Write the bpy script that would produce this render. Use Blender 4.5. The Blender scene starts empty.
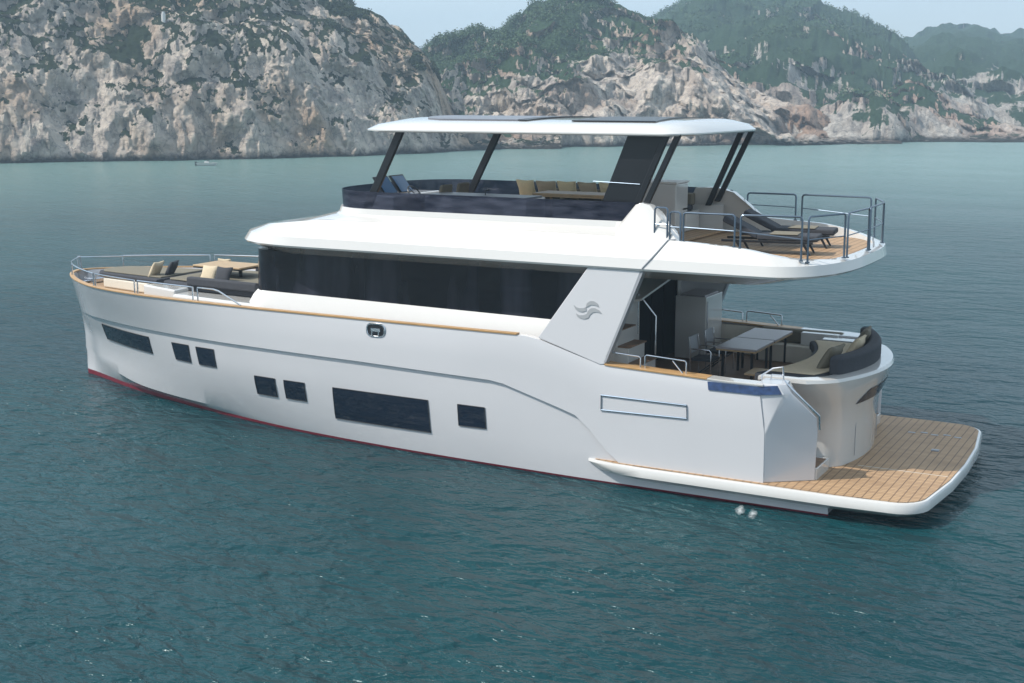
import bpy, bmesh, math, random
from mathutils import Vector, Matrix, noise
R = math.radians
random.seed(7)
S = bpy.context.scene
COL = S.collection

# ------------------------------------------------------------ camera
cam = bpy.data.cameras.new('camera'); camo = bpy.data.objects.new('camera', cam); COL.objects.link(camo)
cam.sensor_width = 36; cam.lens = 1335.5/1024*36
cam.clip_start = .5; cam.clip_end = 6000
YAW, PITCH = 0.49402, 0.18292
CAM = Vector((28.364, -26.826, 7.698))
camo.location = CAM
camo.rotation_euler = (math.pi/2-PITCH, 0, YAW)
S.camera = camo
# ------------------------------------------------------------ sky, sun
SUNV = Vector((-.68, -.58, 1.0)).normalized()      # towards the sun
w = bpy.data.worlds.new('World'); S.world = w; w.use_nodes = True
nt = w.node_tree; bg = nt.nodes['Background']
sky = nt.nodes.new('ShaderNodeTexSky'); sky.sky_type = 'NISHITA'; sky.sun_disc = False
sky.sun_elevation = math.asin(SUNV.z); sky.sun_rotation = math.atan2(SUNV.x, SUNV.y)
sky.air_density = 1.0; sky.dust_density = 1.2; sky.ozone_density = 1.5
wtc = nt.nodes.new('ShaderNodeTexCoord'); wmp = nt.nodes.new('ShaderNodeMapping'); wmp.inputs['Scale'].default_value = (1, 1, 4)
wnz = nt.nodes.new('ShaderNodeTexNoise'); wnz.inputs['Scale'].default_value = 2.2; wnz.inputs['Detail'].default_value = 7; wnz.inputs['Roughness'].default_value = .55
wrp = nt.nodes.new('ShaderNodeMapRange'); wrp.inputs[1].default_value = .32; wrp.inputs[2].default_value = .72; wrp.inputs[3].default_value = .55; wrp.inputs[4].default_value = .95
wmx = nt.nodes.new('ShaderNodeMix'); wmx.data_type = 'RGBA'; wmx.inputs[7].default_value = (5.7, 6.8, 7.7, 1)      # thin bright cloud veil
nt.links.new(wtc.outputs['Generated'], wmp.inputs[0]); nt.links.new(wmp.outputs[0], wnz.inputs[0]); nt.links.new(wnz.outputs[0], wrp.inputs[0])
nt.links.new(wrp.outputs[0], wmx.inputs[0]); nt.links.new(sky.outputs[0], wmx.inputs[6])
wsp = nt.nodes.new('ShaderNodeSeparateXYZ'); nt.links.new(wtc.outputs['Generated'], wsp.inputs[0])
wlo = nt.nodes.new('ShaderNodeMapRange'); wlo.inputs[1].default_value = -.03; wlo.inputs[2].default_value = 0; nt.links.new(wsp.outputs[2], wlo.inputs[0])
wglow = nt.nodes.new('ShaderNodeMix'); wglow.data_type = 'RGBA'; wglow.inputs[6].default_value = (.5, 1.25, 1.4, 1)      # sea-teal glow below the horizon, added to tint reflections
nt.links.new(wlo.outputs[0], wglow.inputs[0]); nt.links.new(wmx.outputs[2], wglow.inputs[7]); nt.links.new(wglow.outputs[2], bg.inputs[0]); bg.inputs[1].default_value = .125
sun = bpy.data.lights.new('sun', 'SUN'); suno = bpy.data.objects.new('sun', sun); COL.objects.link(suno)
sun.energy = 4.2; sun.angle = R(.6); sun.color = (1, .95, .88)
suno.rotation_euler = (-SUNV).to_track_quat('-Z', 'Y').to_euler()
S.view_settings.view_transform = 'Standard'; S.view_settings.look = 'None'
S.view_settings.exposure = .27; S.view_settings.gamma = 1

# ------------------------------------------------------------ materials
def mat(name, col, rough=.5, metal=0, coat=0, spec=.5, noise_amt=0, nscale=3, bump=0, bscale=40):
    m = bpy.data.materials.new(name); m.use_nodes = True
    n = m.node_tree; b = n.nodes['Principled BSDF']
    b.inputs['Base Color'].default_value = (*col, 1); b.inputs['Roughness'].default_value = rough
    b.inputs['Metallic'].default_value = metal; b.inputs['Coat Weight'].default_value = coat
    b.inputs['Specular IOR Level'].default_value = spec; b.inputs['Coat Roughness'].default_value = .03
    tc = n.nodes.new('ShaderNodeTexCoord')
    if noise_amt:
        nz = n.nodes.new('ShaderNodeTexNoise'); nz.inputs['Scale'].default_value = nscale; nz.inputs['Detail'].default_value = 5
        n.links.new(tc.outputs['Object'], nz.inputs['Vector'])
        mx = n.nodes.new('ShaderNodeMix'); mx.data_type = 'RGBA'
        mx.inputs[6].default_value = (*[c*(1-noise_amt) for c in col], 1)
        mx.inputs[7].default_value = (*[min(1, c*(1+noise_amt)) for c in col], 1)
        n.links.new(nz.outputs[0], mx.inputs[0]); n.links.new(mx.outputs[2], b.inputs['Base Color'])
    if bump:
        nb = n.nodes.new('ShaderNodeTexNoise'); nb.inputs['Scale'].default_value = bscale; nb.inputs['Detail'].default_value = 3
        n.links.new(tc.outputs['Object'], nb.inputs['Vector'])
        bp = n.nodes.new('ShaderNodeBump'); bp.inputs['Strength'].default_value = bump; bp.inputs['Distance'].default_value = .02
        n.links.new(nb.outputs[0], bp.inputs['Height']); n.links.new(bp.outputs[0], b.inputs['Normal'])
    return m
M = {}
M['gel'] = mat('white_gelcoat', (.60, .585, .56), .2, coat=1, noise_amt=.03, nscale=.7)
M['hullgel'] = mat('hull_gelcoat', (.57, .565, .58), .2, coat=1, noise_amt=.03, nscale=.5)
M['matte'] = mat('matte_white', (.74, .73, .71), .5, noise_amt=.03)
M['cream'] = mat('cream_gelcoat', (.66, .61, .52), .5, noise_amt=.08, nscale=6)
M['red'] = mat('boot_red', (.15, .009, .022), .4, noise_amt=.15)
M['dark'] = mat('black_carbon', (.008, .009, .012), .35, noise_amt=.2)
M['panel'] = mat('solar_black', (.012, .012, .016), .3, noise_amt=.2)
M['greypanel'] = mat('grey_sunroof', (.16, .17, .2), .35, noise_amt=.1)
M['steel'] = mat('polished_steel', (.62, .64, .68), .16, metal=1)
M['dsteel'] = mat('dark_steel', (.13, .17, .22), .3, metal=.7)
M['grey'] = mat('grey_gelcoat', (.3, .31, .33), .4, noise_amt=.05)
M['logo'] = mat('logo_grey', (.33, .34, .35), .4)
M['charc'] = mat('charcoal_fabric', (.035, .037, .045), .85, noise_amt=.25, nscale=14, bump=.4)
M['taupe'] = mat('taupe_fabric', (.17, .15, .11), .85, noise_amt=.15, nscale=12, bump=.4)
M['beige'] = mat('beige_fabric', (.56, .46, .32), .85, noise_amt=.15, nscale=12, bump=.4)
M['sand'] = mat('sand_fabric', (.86, .72, .45), .85, noise_amt=.15, nscale=12, bump=.4)
M['wood'] = mat('table_wood', (.42, .29, .16), .45, noise_amt=.25, nscale=9)
M['greytop'] = mat('table_grey', (.36, .33, .34), .35, noise_amt=.12, nscale=5)
M['rubber'] = mat('rubber', (.03, .03, .03), .7)
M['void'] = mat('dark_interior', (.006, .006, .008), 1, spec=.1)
M['screen'] = mat('screen', (.05, .12, .24), .12)

def glass(name, col, rough=.04, wav=0):
    m = mat(name, col, rough, spec=.5)
    n = m.node_tree; b = n.nodes['Principled BSDF']
    if wav:
        tc = n.nodes.new('ShaderNodeTexCoord'); nz = n.nodes.new('ShaderNodeTexNoise'); nz.inputs['Scale'].default_value = 1.2
        n.links.new(tc.outputs['Object'], nz.inputs[0])
        bp = n.nodes.new('ShaderNodeBump'); bp.inputs['Strength'].default_value = wav; bp.inputs['Distance'].default_value = .05
        n.links.new(nz.outputs[0], bp.inputs['Height']); n.links.new(bp.outputs[0], b.inputs['Normal'])
    return m
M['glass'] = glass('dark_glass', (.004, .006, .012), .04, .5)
_n = M['glass'].node_tree; _tc = _n.nodes.new('ShaderNodeTexCoord'); _mp = _n.nodes.new('ShaderNodeMapping'); _mp.inputs['Scale'].default_value = (.9, .9, .12)  # faint upright reflections painted into the saloon glass colour
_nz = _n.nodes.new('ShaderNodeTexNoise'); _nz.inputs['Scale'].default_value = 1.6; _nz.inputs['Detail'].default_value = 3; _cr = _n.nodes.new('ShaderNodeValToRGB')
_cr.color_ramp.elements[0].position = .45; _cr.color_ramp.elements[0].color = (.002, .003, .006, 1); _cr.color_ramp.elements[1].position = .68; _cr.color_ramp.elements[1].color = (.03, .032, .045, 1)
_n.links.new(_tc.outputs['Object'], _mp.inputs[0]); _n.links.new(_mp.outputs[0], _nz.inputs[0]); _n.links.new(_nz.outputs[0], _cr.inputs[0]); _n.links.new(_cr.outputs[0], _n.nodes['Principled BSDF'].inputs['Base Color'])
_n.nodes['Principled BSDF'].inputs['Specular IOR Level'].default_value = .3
M['navy'] = glass('navy_glass', (.004, .010, .024), .05)
M['blueglass'] = mat('blue_glass', (.02, .045, .12), .08, noise_amt=.98, nscale=12)
def tinted(name, tint, fac):
    m = bpy.data.materials.new(name); m.use_nodes = True; n = m.node_tree; n.nodes.clear()
    o = n.nodes.new('ShaderNodeOutputMaterial'); tr = n.nodes.new('ShaderNodeBsdfTransparent'); tr.inputs[0].default_value = (*tint, 1)
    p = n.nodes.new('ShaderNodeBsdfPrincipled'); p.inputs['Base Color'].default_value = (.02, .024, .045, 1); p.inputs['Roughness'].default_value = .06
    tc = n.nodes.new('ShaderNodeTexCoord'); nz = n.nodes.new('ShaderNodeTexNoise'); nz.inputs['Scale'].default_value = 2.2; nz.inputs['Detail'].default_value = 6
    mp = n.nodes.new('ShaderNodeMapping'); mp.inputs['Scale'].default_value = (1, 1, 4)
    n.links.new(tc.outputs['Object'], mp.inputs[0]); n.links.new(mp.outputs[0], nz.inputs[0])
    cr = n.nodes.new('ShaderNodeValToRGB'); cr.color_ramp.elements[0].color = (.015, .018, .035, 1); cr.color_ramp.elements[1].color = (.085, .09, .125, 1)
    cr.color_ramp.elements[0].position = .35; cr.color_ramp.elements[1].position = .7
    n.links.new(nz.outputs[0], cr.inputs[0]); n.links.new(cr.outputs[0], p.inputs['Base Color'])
    mx = n.nodes.new('ShaderNodeMixShader'); mx.inputs[0].default_value = fac
    n.links.new(tr.outputs[0], mx.inputs[1]); n.links.new(p.outputs[0], mx.inputs[2]); n.links.new(mx.outputs[0], o.inputs[0])
    return m
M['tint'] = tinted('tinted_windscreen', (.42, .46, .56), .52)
def _foam():
    m = mat('foam', (.8, .84, .85), .6); n = m.node_tree; b = n.nodes['Principled BSDF']
    g = n.nodes.new('ShaderNodeNewGeometry'); z = n.nodes.new('ShaderNodeTexNoise'); z.inputs['Scale'].default_value = 7; z.inputs['Detail'].default_value = 6; z.inputs['Roughness'].default_value = .75
    n.links.new(g.outputs['Position'], z.inputs[0]); tc = n.nodes.new('ShaderNodeTexCoord'); gr = n.nodes.new('ShaderNodeTexGradient'); gr.gradient_type = 'SPHERICAL'
    n.links.new(tc.outputs['Object'], gr.inputs[0]); a = n.nodes.new('ShaderNodeMath'); a.operation = 'MULTIPLY'; n.links.new(z.outputs[0], a.inputs[0]); n.links.new(gr.outputs[0], a.inputs[1])
    r = n.nodes.new('ShaderNodeMapRange'); r.inputs[1].default_value = .22; r.inputs[2].default_value = .75; n.links.new(a.outputs[0], r.inputs[0]); n.links.new(r.outputs[0], b.inputs['Alpha']); return m
M['foam'] = _foam()
M['clear'] = tinted('clear_pane', (.75, .8, .85), .18)

def teak(name, c1, c2, pitch=.06, axis='Y', grid=False):
    m = bpy.data.materials.new(name); m.use_nodes = True; n = m.node_tree; b = n.nodes['Principled BSDF']
    b.inputs['Roughness'].default_value = .6
    tc = n.nodes.new('ShaderNodeTexCoord'); sp = n.nodes.new('ShaderNodeSeparateXYZ'); n.links.new(tc.outputs['Object'], sp.inputs[0])
    def line(ax, pitch, wd):
        d = n.nodes.new('ShaderNodeMath'); d.operation = 'DIVIDE'; d.inputs[1].default_value = pitch; n.links.new(sp.outputs[ax], d.inputs[0])
        f = n.nodes.new('ShaderNodeMath'); f.operation = 'FRACT'; n.links.new(d.outputs[0], f.inputs[0])
        g = n.nodes.new('ShaderNodeMath'); g.operation = 'LESS_THAN'; g.inputs[1].default_value = wd; n.links.new(f.outputs[0], g.inputs[0])
        fl = n.nodes.new('ShaderNodeMath'); fl.operation = 'FLOOR'; n.links.new(d.outputs[0], fl.inputs[0])
        return g, fl
    g, fl = line(axis, pitch, .16)
    wn = n.nodes.new('ShaderNodeTexWhiteNoise'); wn.noise_dimensions = '1D'; n.links.new(fl.outputs[0], wn.inputs['W'])
    nz = n.nodes.new('ShaderNodeTexNoise'); nz.inputs['Scale'].default_value = 3; nz.inputs['Detail'].default_value = 6
    n.links.new(tc.outputs['Object'], nz.inputs[0])
    ad = n.nodes.new('ShaderNodeMath'); ad.operation = 'MULTIPLY_ADD'; ad.inputs[1].default_value = .45
    n.links.new(wn.outputs[0], ad.inputs[0]); n.links.new(nz.outputs[0], ad.inputs[2])
    mx = n.nodes.new('ShaderNodeMix'); mx.data_type = 'RGBA'; mx.inputs[6].default_value = (*c1, 1); mx.inputs[7].default_value = (*c2, 1)
    n.links.new(ad.outputs[0], mx.inputs[0])
    last = g
    if grid:
        g2, _ = line('X' if axis == 'Y' else 'Y', .16, .14)
        mm = n.nodes.new('ShaderNodeMath'); mm.operation = 'MAXIMUM'; n.links.new(g.outputs[0], mm.inputs[0]); n.links.new(g2.outputs[0], mm.inputs[1]); last = mm
    m2 = n.nodes.new('ShaderNodeMix'); m2.data_type = 'RGBA'; m2.inputs[7].default_value = (c1[0]*.35, c1[1]*.33, c1[2]*.33, 1)
    k = n.nodes.new('ShaderNodeMath'); k.operation = 'MULTIPLY'; k.inputs[1].default_value = .8; n.links.new(last.outputs[0], k.inputs[0])
    n.links.new(k.outputs[0], m2.inputs[0]); n.links.new(mx.outputs[2], m2.inputs[6]); n.links.new(m2.outputs[2], b.inputs['Base Color'])
    return m
M['teak'] = teak('teak_deck', (.28, .17, .09), (.45, .29, .16), .10, 'Y', True)
M['teakd'] = teak('teak_dark', (.16, .09, .055), (.24, .14, .08), .13, 'Y')
M['teakrail'] = mat('teak_rail', (.45, .27, .12), .4, noise_amt=.25, nscale=5)

# ------------------------------------------------------------ mesh helpers
def mk(name, V, F, m, parent=None, smooth=False, bevel=0, seg=2, auto=None):
    me = bpy.data.meshes.new(name); me.from_pydata([tuple(v) for v in V], [], F); me.update()
    bm = bmesh.new(); bm.from_mesh(me); bmesh.ops.remove_doubles(bm, verts=bm.verts, dist=1e-5)
    bmesh.ops.recalc_face_normals(bm, faces=bm.faces); bm.to_mesh(me); bm.free()
    me.materials.append(M[m] if isinstance(m, str) else m)
    o = bpy.data.objects.new(name, me); COL.objects.link(o)
    if parent: o.parent = parent
    if smooth:
        for p in me.polygons: p.use_smooth = True
        a = R(auto or 32)
        bm = bmesh.new(); bm.from_mesh(me)
        for e in bm.edges:
            if len(e.link_faces) == 2 and e.calc_face_angle(0) > a: e.smooth = False
        bm.to_mesh(me); bm.free()
    if bevel:
        md = o.modifiers.new('bevel', 'BEVEL'); md.width = bevel; md.segments = seg; md.limit_method = 'ANGLE'; md.angle_limit = R(35)
        for p in me.polygons: p.use_smooth = True
        md.harden_normals = True
    return o
class G:
    """collects verts and faces of one part"""
    def __init__(s): s.V = []; s.F = []
    def add(s, V, F):
        b = len(s.V); s.V += [tuple(v) for v in V]; s.F += [tuple(b+i for i in f) for f in F]; return s
    def box(s, x0, x1, y0, y1, z0, z1):
        V = [(x, y, z) for z in (z0, z1) for x, y in ((x0, y0), (x1, y0), (x1, y1), (x0, y1))]
        return s.add(V, [(3, 2, 1, 0), (4, 5, 6, 7), (0, 1, 5, 4), (1, 2, 6, 5), (2, 3, 7, 6), (3, 0, 4, 7)])
    def hexa(s, b, t):
        return s.add(list(b)+list(t), [(3, 2, 1, 0), (4, 5, 6, 7), (0, 1, 5, 4), (1, 2, 6, 5), (2, 3, 7, 6), (3, 0, 4, 7)])
    def prism(s, P, d):
        """P = 3D polygon, extruded along vector d"""
        n = len(P); V = [Vector(p) for p in P]; V += [p+Vector(d) for p in V]
        return s.add(V, [tuple(range(n))[::-1], tuple(range(n, 2*n))]+[(i, (i+1) % n, n+(i+1) % n, n+i) for i in range(n)])
    def tube(s, P, r, n=8, closed=False):
        P = [Vector(p) for p in P]; rings = []
        k = len(P)
        for i, p in enumerate(P):
            a = P[i-1] if (i or closed) else p; b = P[(i+1) % k] if (i < k-1 or closed) else p
            t = (b-a).normalized(); u = t.cross(Vector((0, 0, 1)))
            if u.length < .05: u = t.cross(Vector((0, 1, 0)))
            u.normalize(); v = t.cross(u).normalized()
            if i and rings:
                pu = s._u; u = (pu-t*pu.dot(t)); u.normalize(); v = t.cross(u)
            s._u = u
            rr = r
            rings.append([p+(u*math.cos(j*2*math.pi/n)+v*math.sin(j*2*math.pi/n))*rr for j in range(n)])
        V = [q for rg in rings for q in rg]; F = []
        for i in range(k if closed else k-1):
            a = i*n; b = ((i+1) % k)*n
            F += [(a+j, a+(j+1) % n, b+(j+1) % n, b+j) for j in range(n)]
        if not closed: F += [tuple(range(n))[::-1], tuple(range((k-1)*n, k*n))]
        return s.add(V, F)
    def hoop(s, a, b, h, r, rc=.08, mids=(), slopea=None):
        """inverted U rail from foot a to foot b"""
        a = Vector(a); b = Vector(b); up = Vector((0, 0, h)); d = (b-a).normalized()
        A = a+up; B = b+up
        pts = [a, A-Vector((0, 0, rc))]
        pts += [A+d*rc*(1-math.cos(t))-Vector((0, 0, rc*(1-math.sin(t)))) for t in (R(30), R(60), R(90))]
        pts += [B-d*rc*(1-math.cos(t))-Vector((0, 0, rc*(1-math.sin(t)))) for t in (R(90), R(60), R(30))]
        pts += [B-Vector((0, 0, rc)), b]
        s.tube(pts, r)
        for m_ in mids: s.tube([a+up*m_, b+up*m_], r*.6, 6)
        return s
    def put(s, name, m, parent=None, **k): return mk(name, s.V, s.F, m, parent, **k)

def loft(rings, capa=True, capb=True, closed=True):
    n = len(rings[0]); V = [p for r in rings for p in r]; F = []
    for i in range(len(rings)-1):
        for j in range(n if closed else n-1):
            F.append((i*n+j, i*n+(j+1) % n, (i+1)*n+(j+1) % n, (i+1)*n+j))
    if capa: F.append(tuple(range(n))[::-1])
    if capb: F.append(tuple(range((len(rings)-1)*n, len(rings)*n)))
    return V, F
def capstrip(ring):
    """fill a symmetric ring (port from bow to stern, then starboard back) with quads"""
    n = len(ring); h = n//2; F = []
    return F
def tag(o, label, cat, group=None, kind=None):
    if label: o['label'] = label
    if cat: o['category'] = cat
    if group: o['group'] = group
    if kind: o['kind'] = kind
    return o
def empty(name, loc=(0, 0, 0), rz=0):
    o = bpy.data.objects.new(name, None); COL.objects.link(o); o.location = loc; o.rotation_euler = (0, 0, rz); o.empty_display_size = .3
    return o
def cubic(T, x):
    """smooth interpolation (monotone-ish Hermite) through table T"""
    if x <= T[0][0]: return T[0][1]
    if x >= T[-1][0]: return T[-1][1]
    for i in range(len(T)-1):
        if T[i][0] <= x <= T[i+1][0]: break
    def sl(j):
        if j <= 0: return (T[1][1]-T[0][1])/(T[1][0]-T[0][0])
        if j >= len(T)-1: return (T[-1][1]-T[-2][1])/(T[-1][0]-T[-2][0])
        a = (T[j][1]-T[j-1][1])/(T[j][0]-T[j-1][0]); b = (T[j+1][1]-T[j][1])/(T[j+1][0]-T[j][0])
        return 0 if a*b <= 0 else 2*a*b/(a+b)
    h = T[i+1][0]-T[i][0]; t = (x-T[i][0])/h; m0, m1 = sl(i)*h, sl(i+1)*h
    return (2*t**3-3*t*t+1)*T[i][1]+(t**3-2*t*t+t)*m0+(-2*t**3+3*t*t)*T[i+1][1]+(t**3-t*t)*m1
def lin(T, x):
    if x <= T[0][0]: return T[0][1]
    for (a, ya), (b, yb) in zip(T, T[1:]):
        if x <= b: return ya+(yb-ya)*(x-a)/(b-a)
    return T[-1][1]

# ================================================================= SEA, AIR
SEA = bpy.data.materials.new('sea_water'); SEA.use_nodes = True
n = SEA.node_tree; b = n.nodes['Principled BSDF']
b.inputs['Roughness'].default_value = .25; b.inputs['IOR'].default_value = 1.33; b.inputs['Specular IOR Level'].default_value = .36; b.inputs['Specular Tint'].default_value = (.8, .96, 1, 1)
geo = n.nodes.new('ShaderNodeNewGeometry')
def seanoise(sx, sy, scale, detail, rz=0, dist=0):
    mp = n.nodes.new('ShaderNodeMapping'); mp.inputs['Scale'].default_value = (sx, sy, 1); mp.inputs['Rotation'].default_value = (0, 0, rz)
    nz = n.nodes.new('ShaderNodeTexNoise'); nz.inputs['Scale'].default_value = scale; nz.inputs['Detail'].default_value = detail; nz.inputs['Distortion'].default_value = dist
    n.links.new(geo.outputs['Position'], mp.inputs[0]); n.links.new(mp.outputs[0], nz.inputs[0]); return nz
big = seanoise(1, 1, .035, 3)
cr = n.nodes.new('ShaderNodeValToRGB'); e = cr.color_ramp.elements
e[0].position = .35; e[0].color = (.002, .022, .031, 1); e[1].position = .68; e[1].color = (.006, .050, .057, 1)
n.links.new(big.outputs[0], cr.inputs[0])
# far sky sheen and dark by the hull painted into the base colour
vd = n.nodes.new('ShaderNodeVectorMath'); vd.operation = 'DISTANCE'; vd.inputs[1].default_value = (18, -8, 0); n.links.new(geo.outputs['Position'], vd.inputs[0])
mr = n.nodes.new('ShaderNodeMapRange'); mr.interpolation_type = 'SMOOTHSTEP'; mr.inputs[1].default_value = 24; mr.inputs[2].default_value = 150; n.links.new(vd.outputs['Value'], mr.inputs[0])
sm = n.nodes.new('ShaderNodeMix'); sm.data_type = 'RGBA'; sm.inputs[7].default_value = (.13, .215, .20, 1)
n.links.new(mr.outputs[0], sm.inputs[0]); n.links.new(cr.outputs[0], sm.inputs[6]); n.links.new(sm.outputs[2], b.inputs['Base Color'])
hs = [(seanoise(1.0, 1.7, .30, 2, .5, .5), .45), (seanoise(1.0, 1.6, .8, 3, .25, .6), .30), (seanoise(1, 1.8, 2.2, 3, .6, .5), .17), (seanoise(1, 1.5, 6, 3, .8), .042)]
prev = None
for nz, dd in hs:
    mm = n.nodes.new('ShaderNodeMath'); mm.operation = 'MULTIPLY'; mm.inputs[1].default_value = dd; n.links.new(nz.outputs[0], mm.inputs[0])
    if prev:
        ad = n.nodes.new('ShaderNodeMath'); ad.operation = 'ADD'; n.links.new(prev.outputs[0], ad.inputs[0]); n.links.new(mm.outputs[0], ad.inputs[1]); prev = ad
    else: prev = mm
bp_ = n.nodes.new('ShaderNodeBump'); gust = seanoise(1, 2.2, .05, 3, .3); gr = n.nodes.new('ShaderNodeMapRange'); gr.inputs[1].default_value = .35; gr.inputs[2].default_value = .65; gr.inputs[3].default_value = .45; gr.inputs[4].default_value = 1
n.links.new(gust.outputs[0], gr.inputs[0]); n.links.new(gr.outputs[0], bp_.inputs['Strength']); bp_.inputs['Distance'].default_value = 1
n.links.new(prev.outputs[0], bp_.inputs['Height']); n.links.new(bp_.outputs[0], b.inputs['Normal'])
V = [(-3500, -3500, 0), (3500, -3500, 0), (3500, 3500, 0), (-3500, 3500, 0)]
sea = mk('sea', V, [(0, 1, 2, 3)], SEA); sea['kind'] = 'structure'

# ---- terrain. Each strip is a run of coast: shore points, ridge height, depth behind the shore
def coast_dir(az): return Vector((math.sin(R(az)), math.cos(R(az)), 0))   # compass bearing, degrees
def coast(name, tab, U0, U1, nu, nv, depth, amp, fs, seed, m, rough=1, steep=.55, vz=.5):
    """tab rows: bearing in degrees, shore distance, ridge height, how far back the ridge is"""
    V = []; F = []
    sx = [(r[0], r[1]) for r in tab]; hz = [(r[0], r[2]) for r in tab]; dz = [(r[0], r[3]) for r in tab]
    for i in range(nu+1):
        u = U0+(U1-U0)*i/nu; d = coast_dir(u); sd = cubic(sx, u); H = cubic(hz, u); D = cubic(dz, u)
        for j in range(nv+1):
            t = j/nv
            if t < .75:
                q = t/.75; px = sd+D*(q**(1/steep)*.9+.1*q); z = H*(1-(1-q)**1.35) if steep < 1 else H*q
            else:
                q = (t-.75)/.25; px = sd+D*(1+q*1.2); z = H*(1-q*q*.8)
            base = Vector((CAM.x, CAM.y, 0))+d*px
            p = Vector((base.x, base.y, z))
            q3 = Vector((p.x*fs, p.y*fs, p.z*fs*vz))+Vector((seed*13.1, seed*7.7, 0))
            f = noise.fractal(q3, .62, 2.1, 7)
            rdg = noise.ridged_multi_fractal(Vector((q3.x*1.3, q3.y*1.3, q3.z*.6)), .8, 2.2, 5, 1, 2)-1.2
            k = min(1, z/3+.35)*amp
            q4 = Vector((p.x*.33, p.y*.33, p.z*.22)); blk = noise.ridged_multi_fractal(q4+Vector((seed, 2, 8)), .9, 2.1, 4, 1, 2)-1.0
            off = d*(-(f*1.0+rdg*.45)*k*rough-blk*.55*min(1, k))
            p += off; p.z += noise.fractal(q3*1.7+Vector((5, 5, 5)), .9, 2.1, 5)*k*.55*(1 if z > .5 else 0)
            if j == 0: p.z = -1.5
            V.append(p)
    for i in range(nu):
        for j in range(nv):
            a = i*(nv+1)+j; F.append((a, a+1, a+nv+2, a+nv+1))
    o = mk(name, V, F, m, smooth=True, auto=50); o['kind'] = 'structure'
    return o, V

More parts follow.
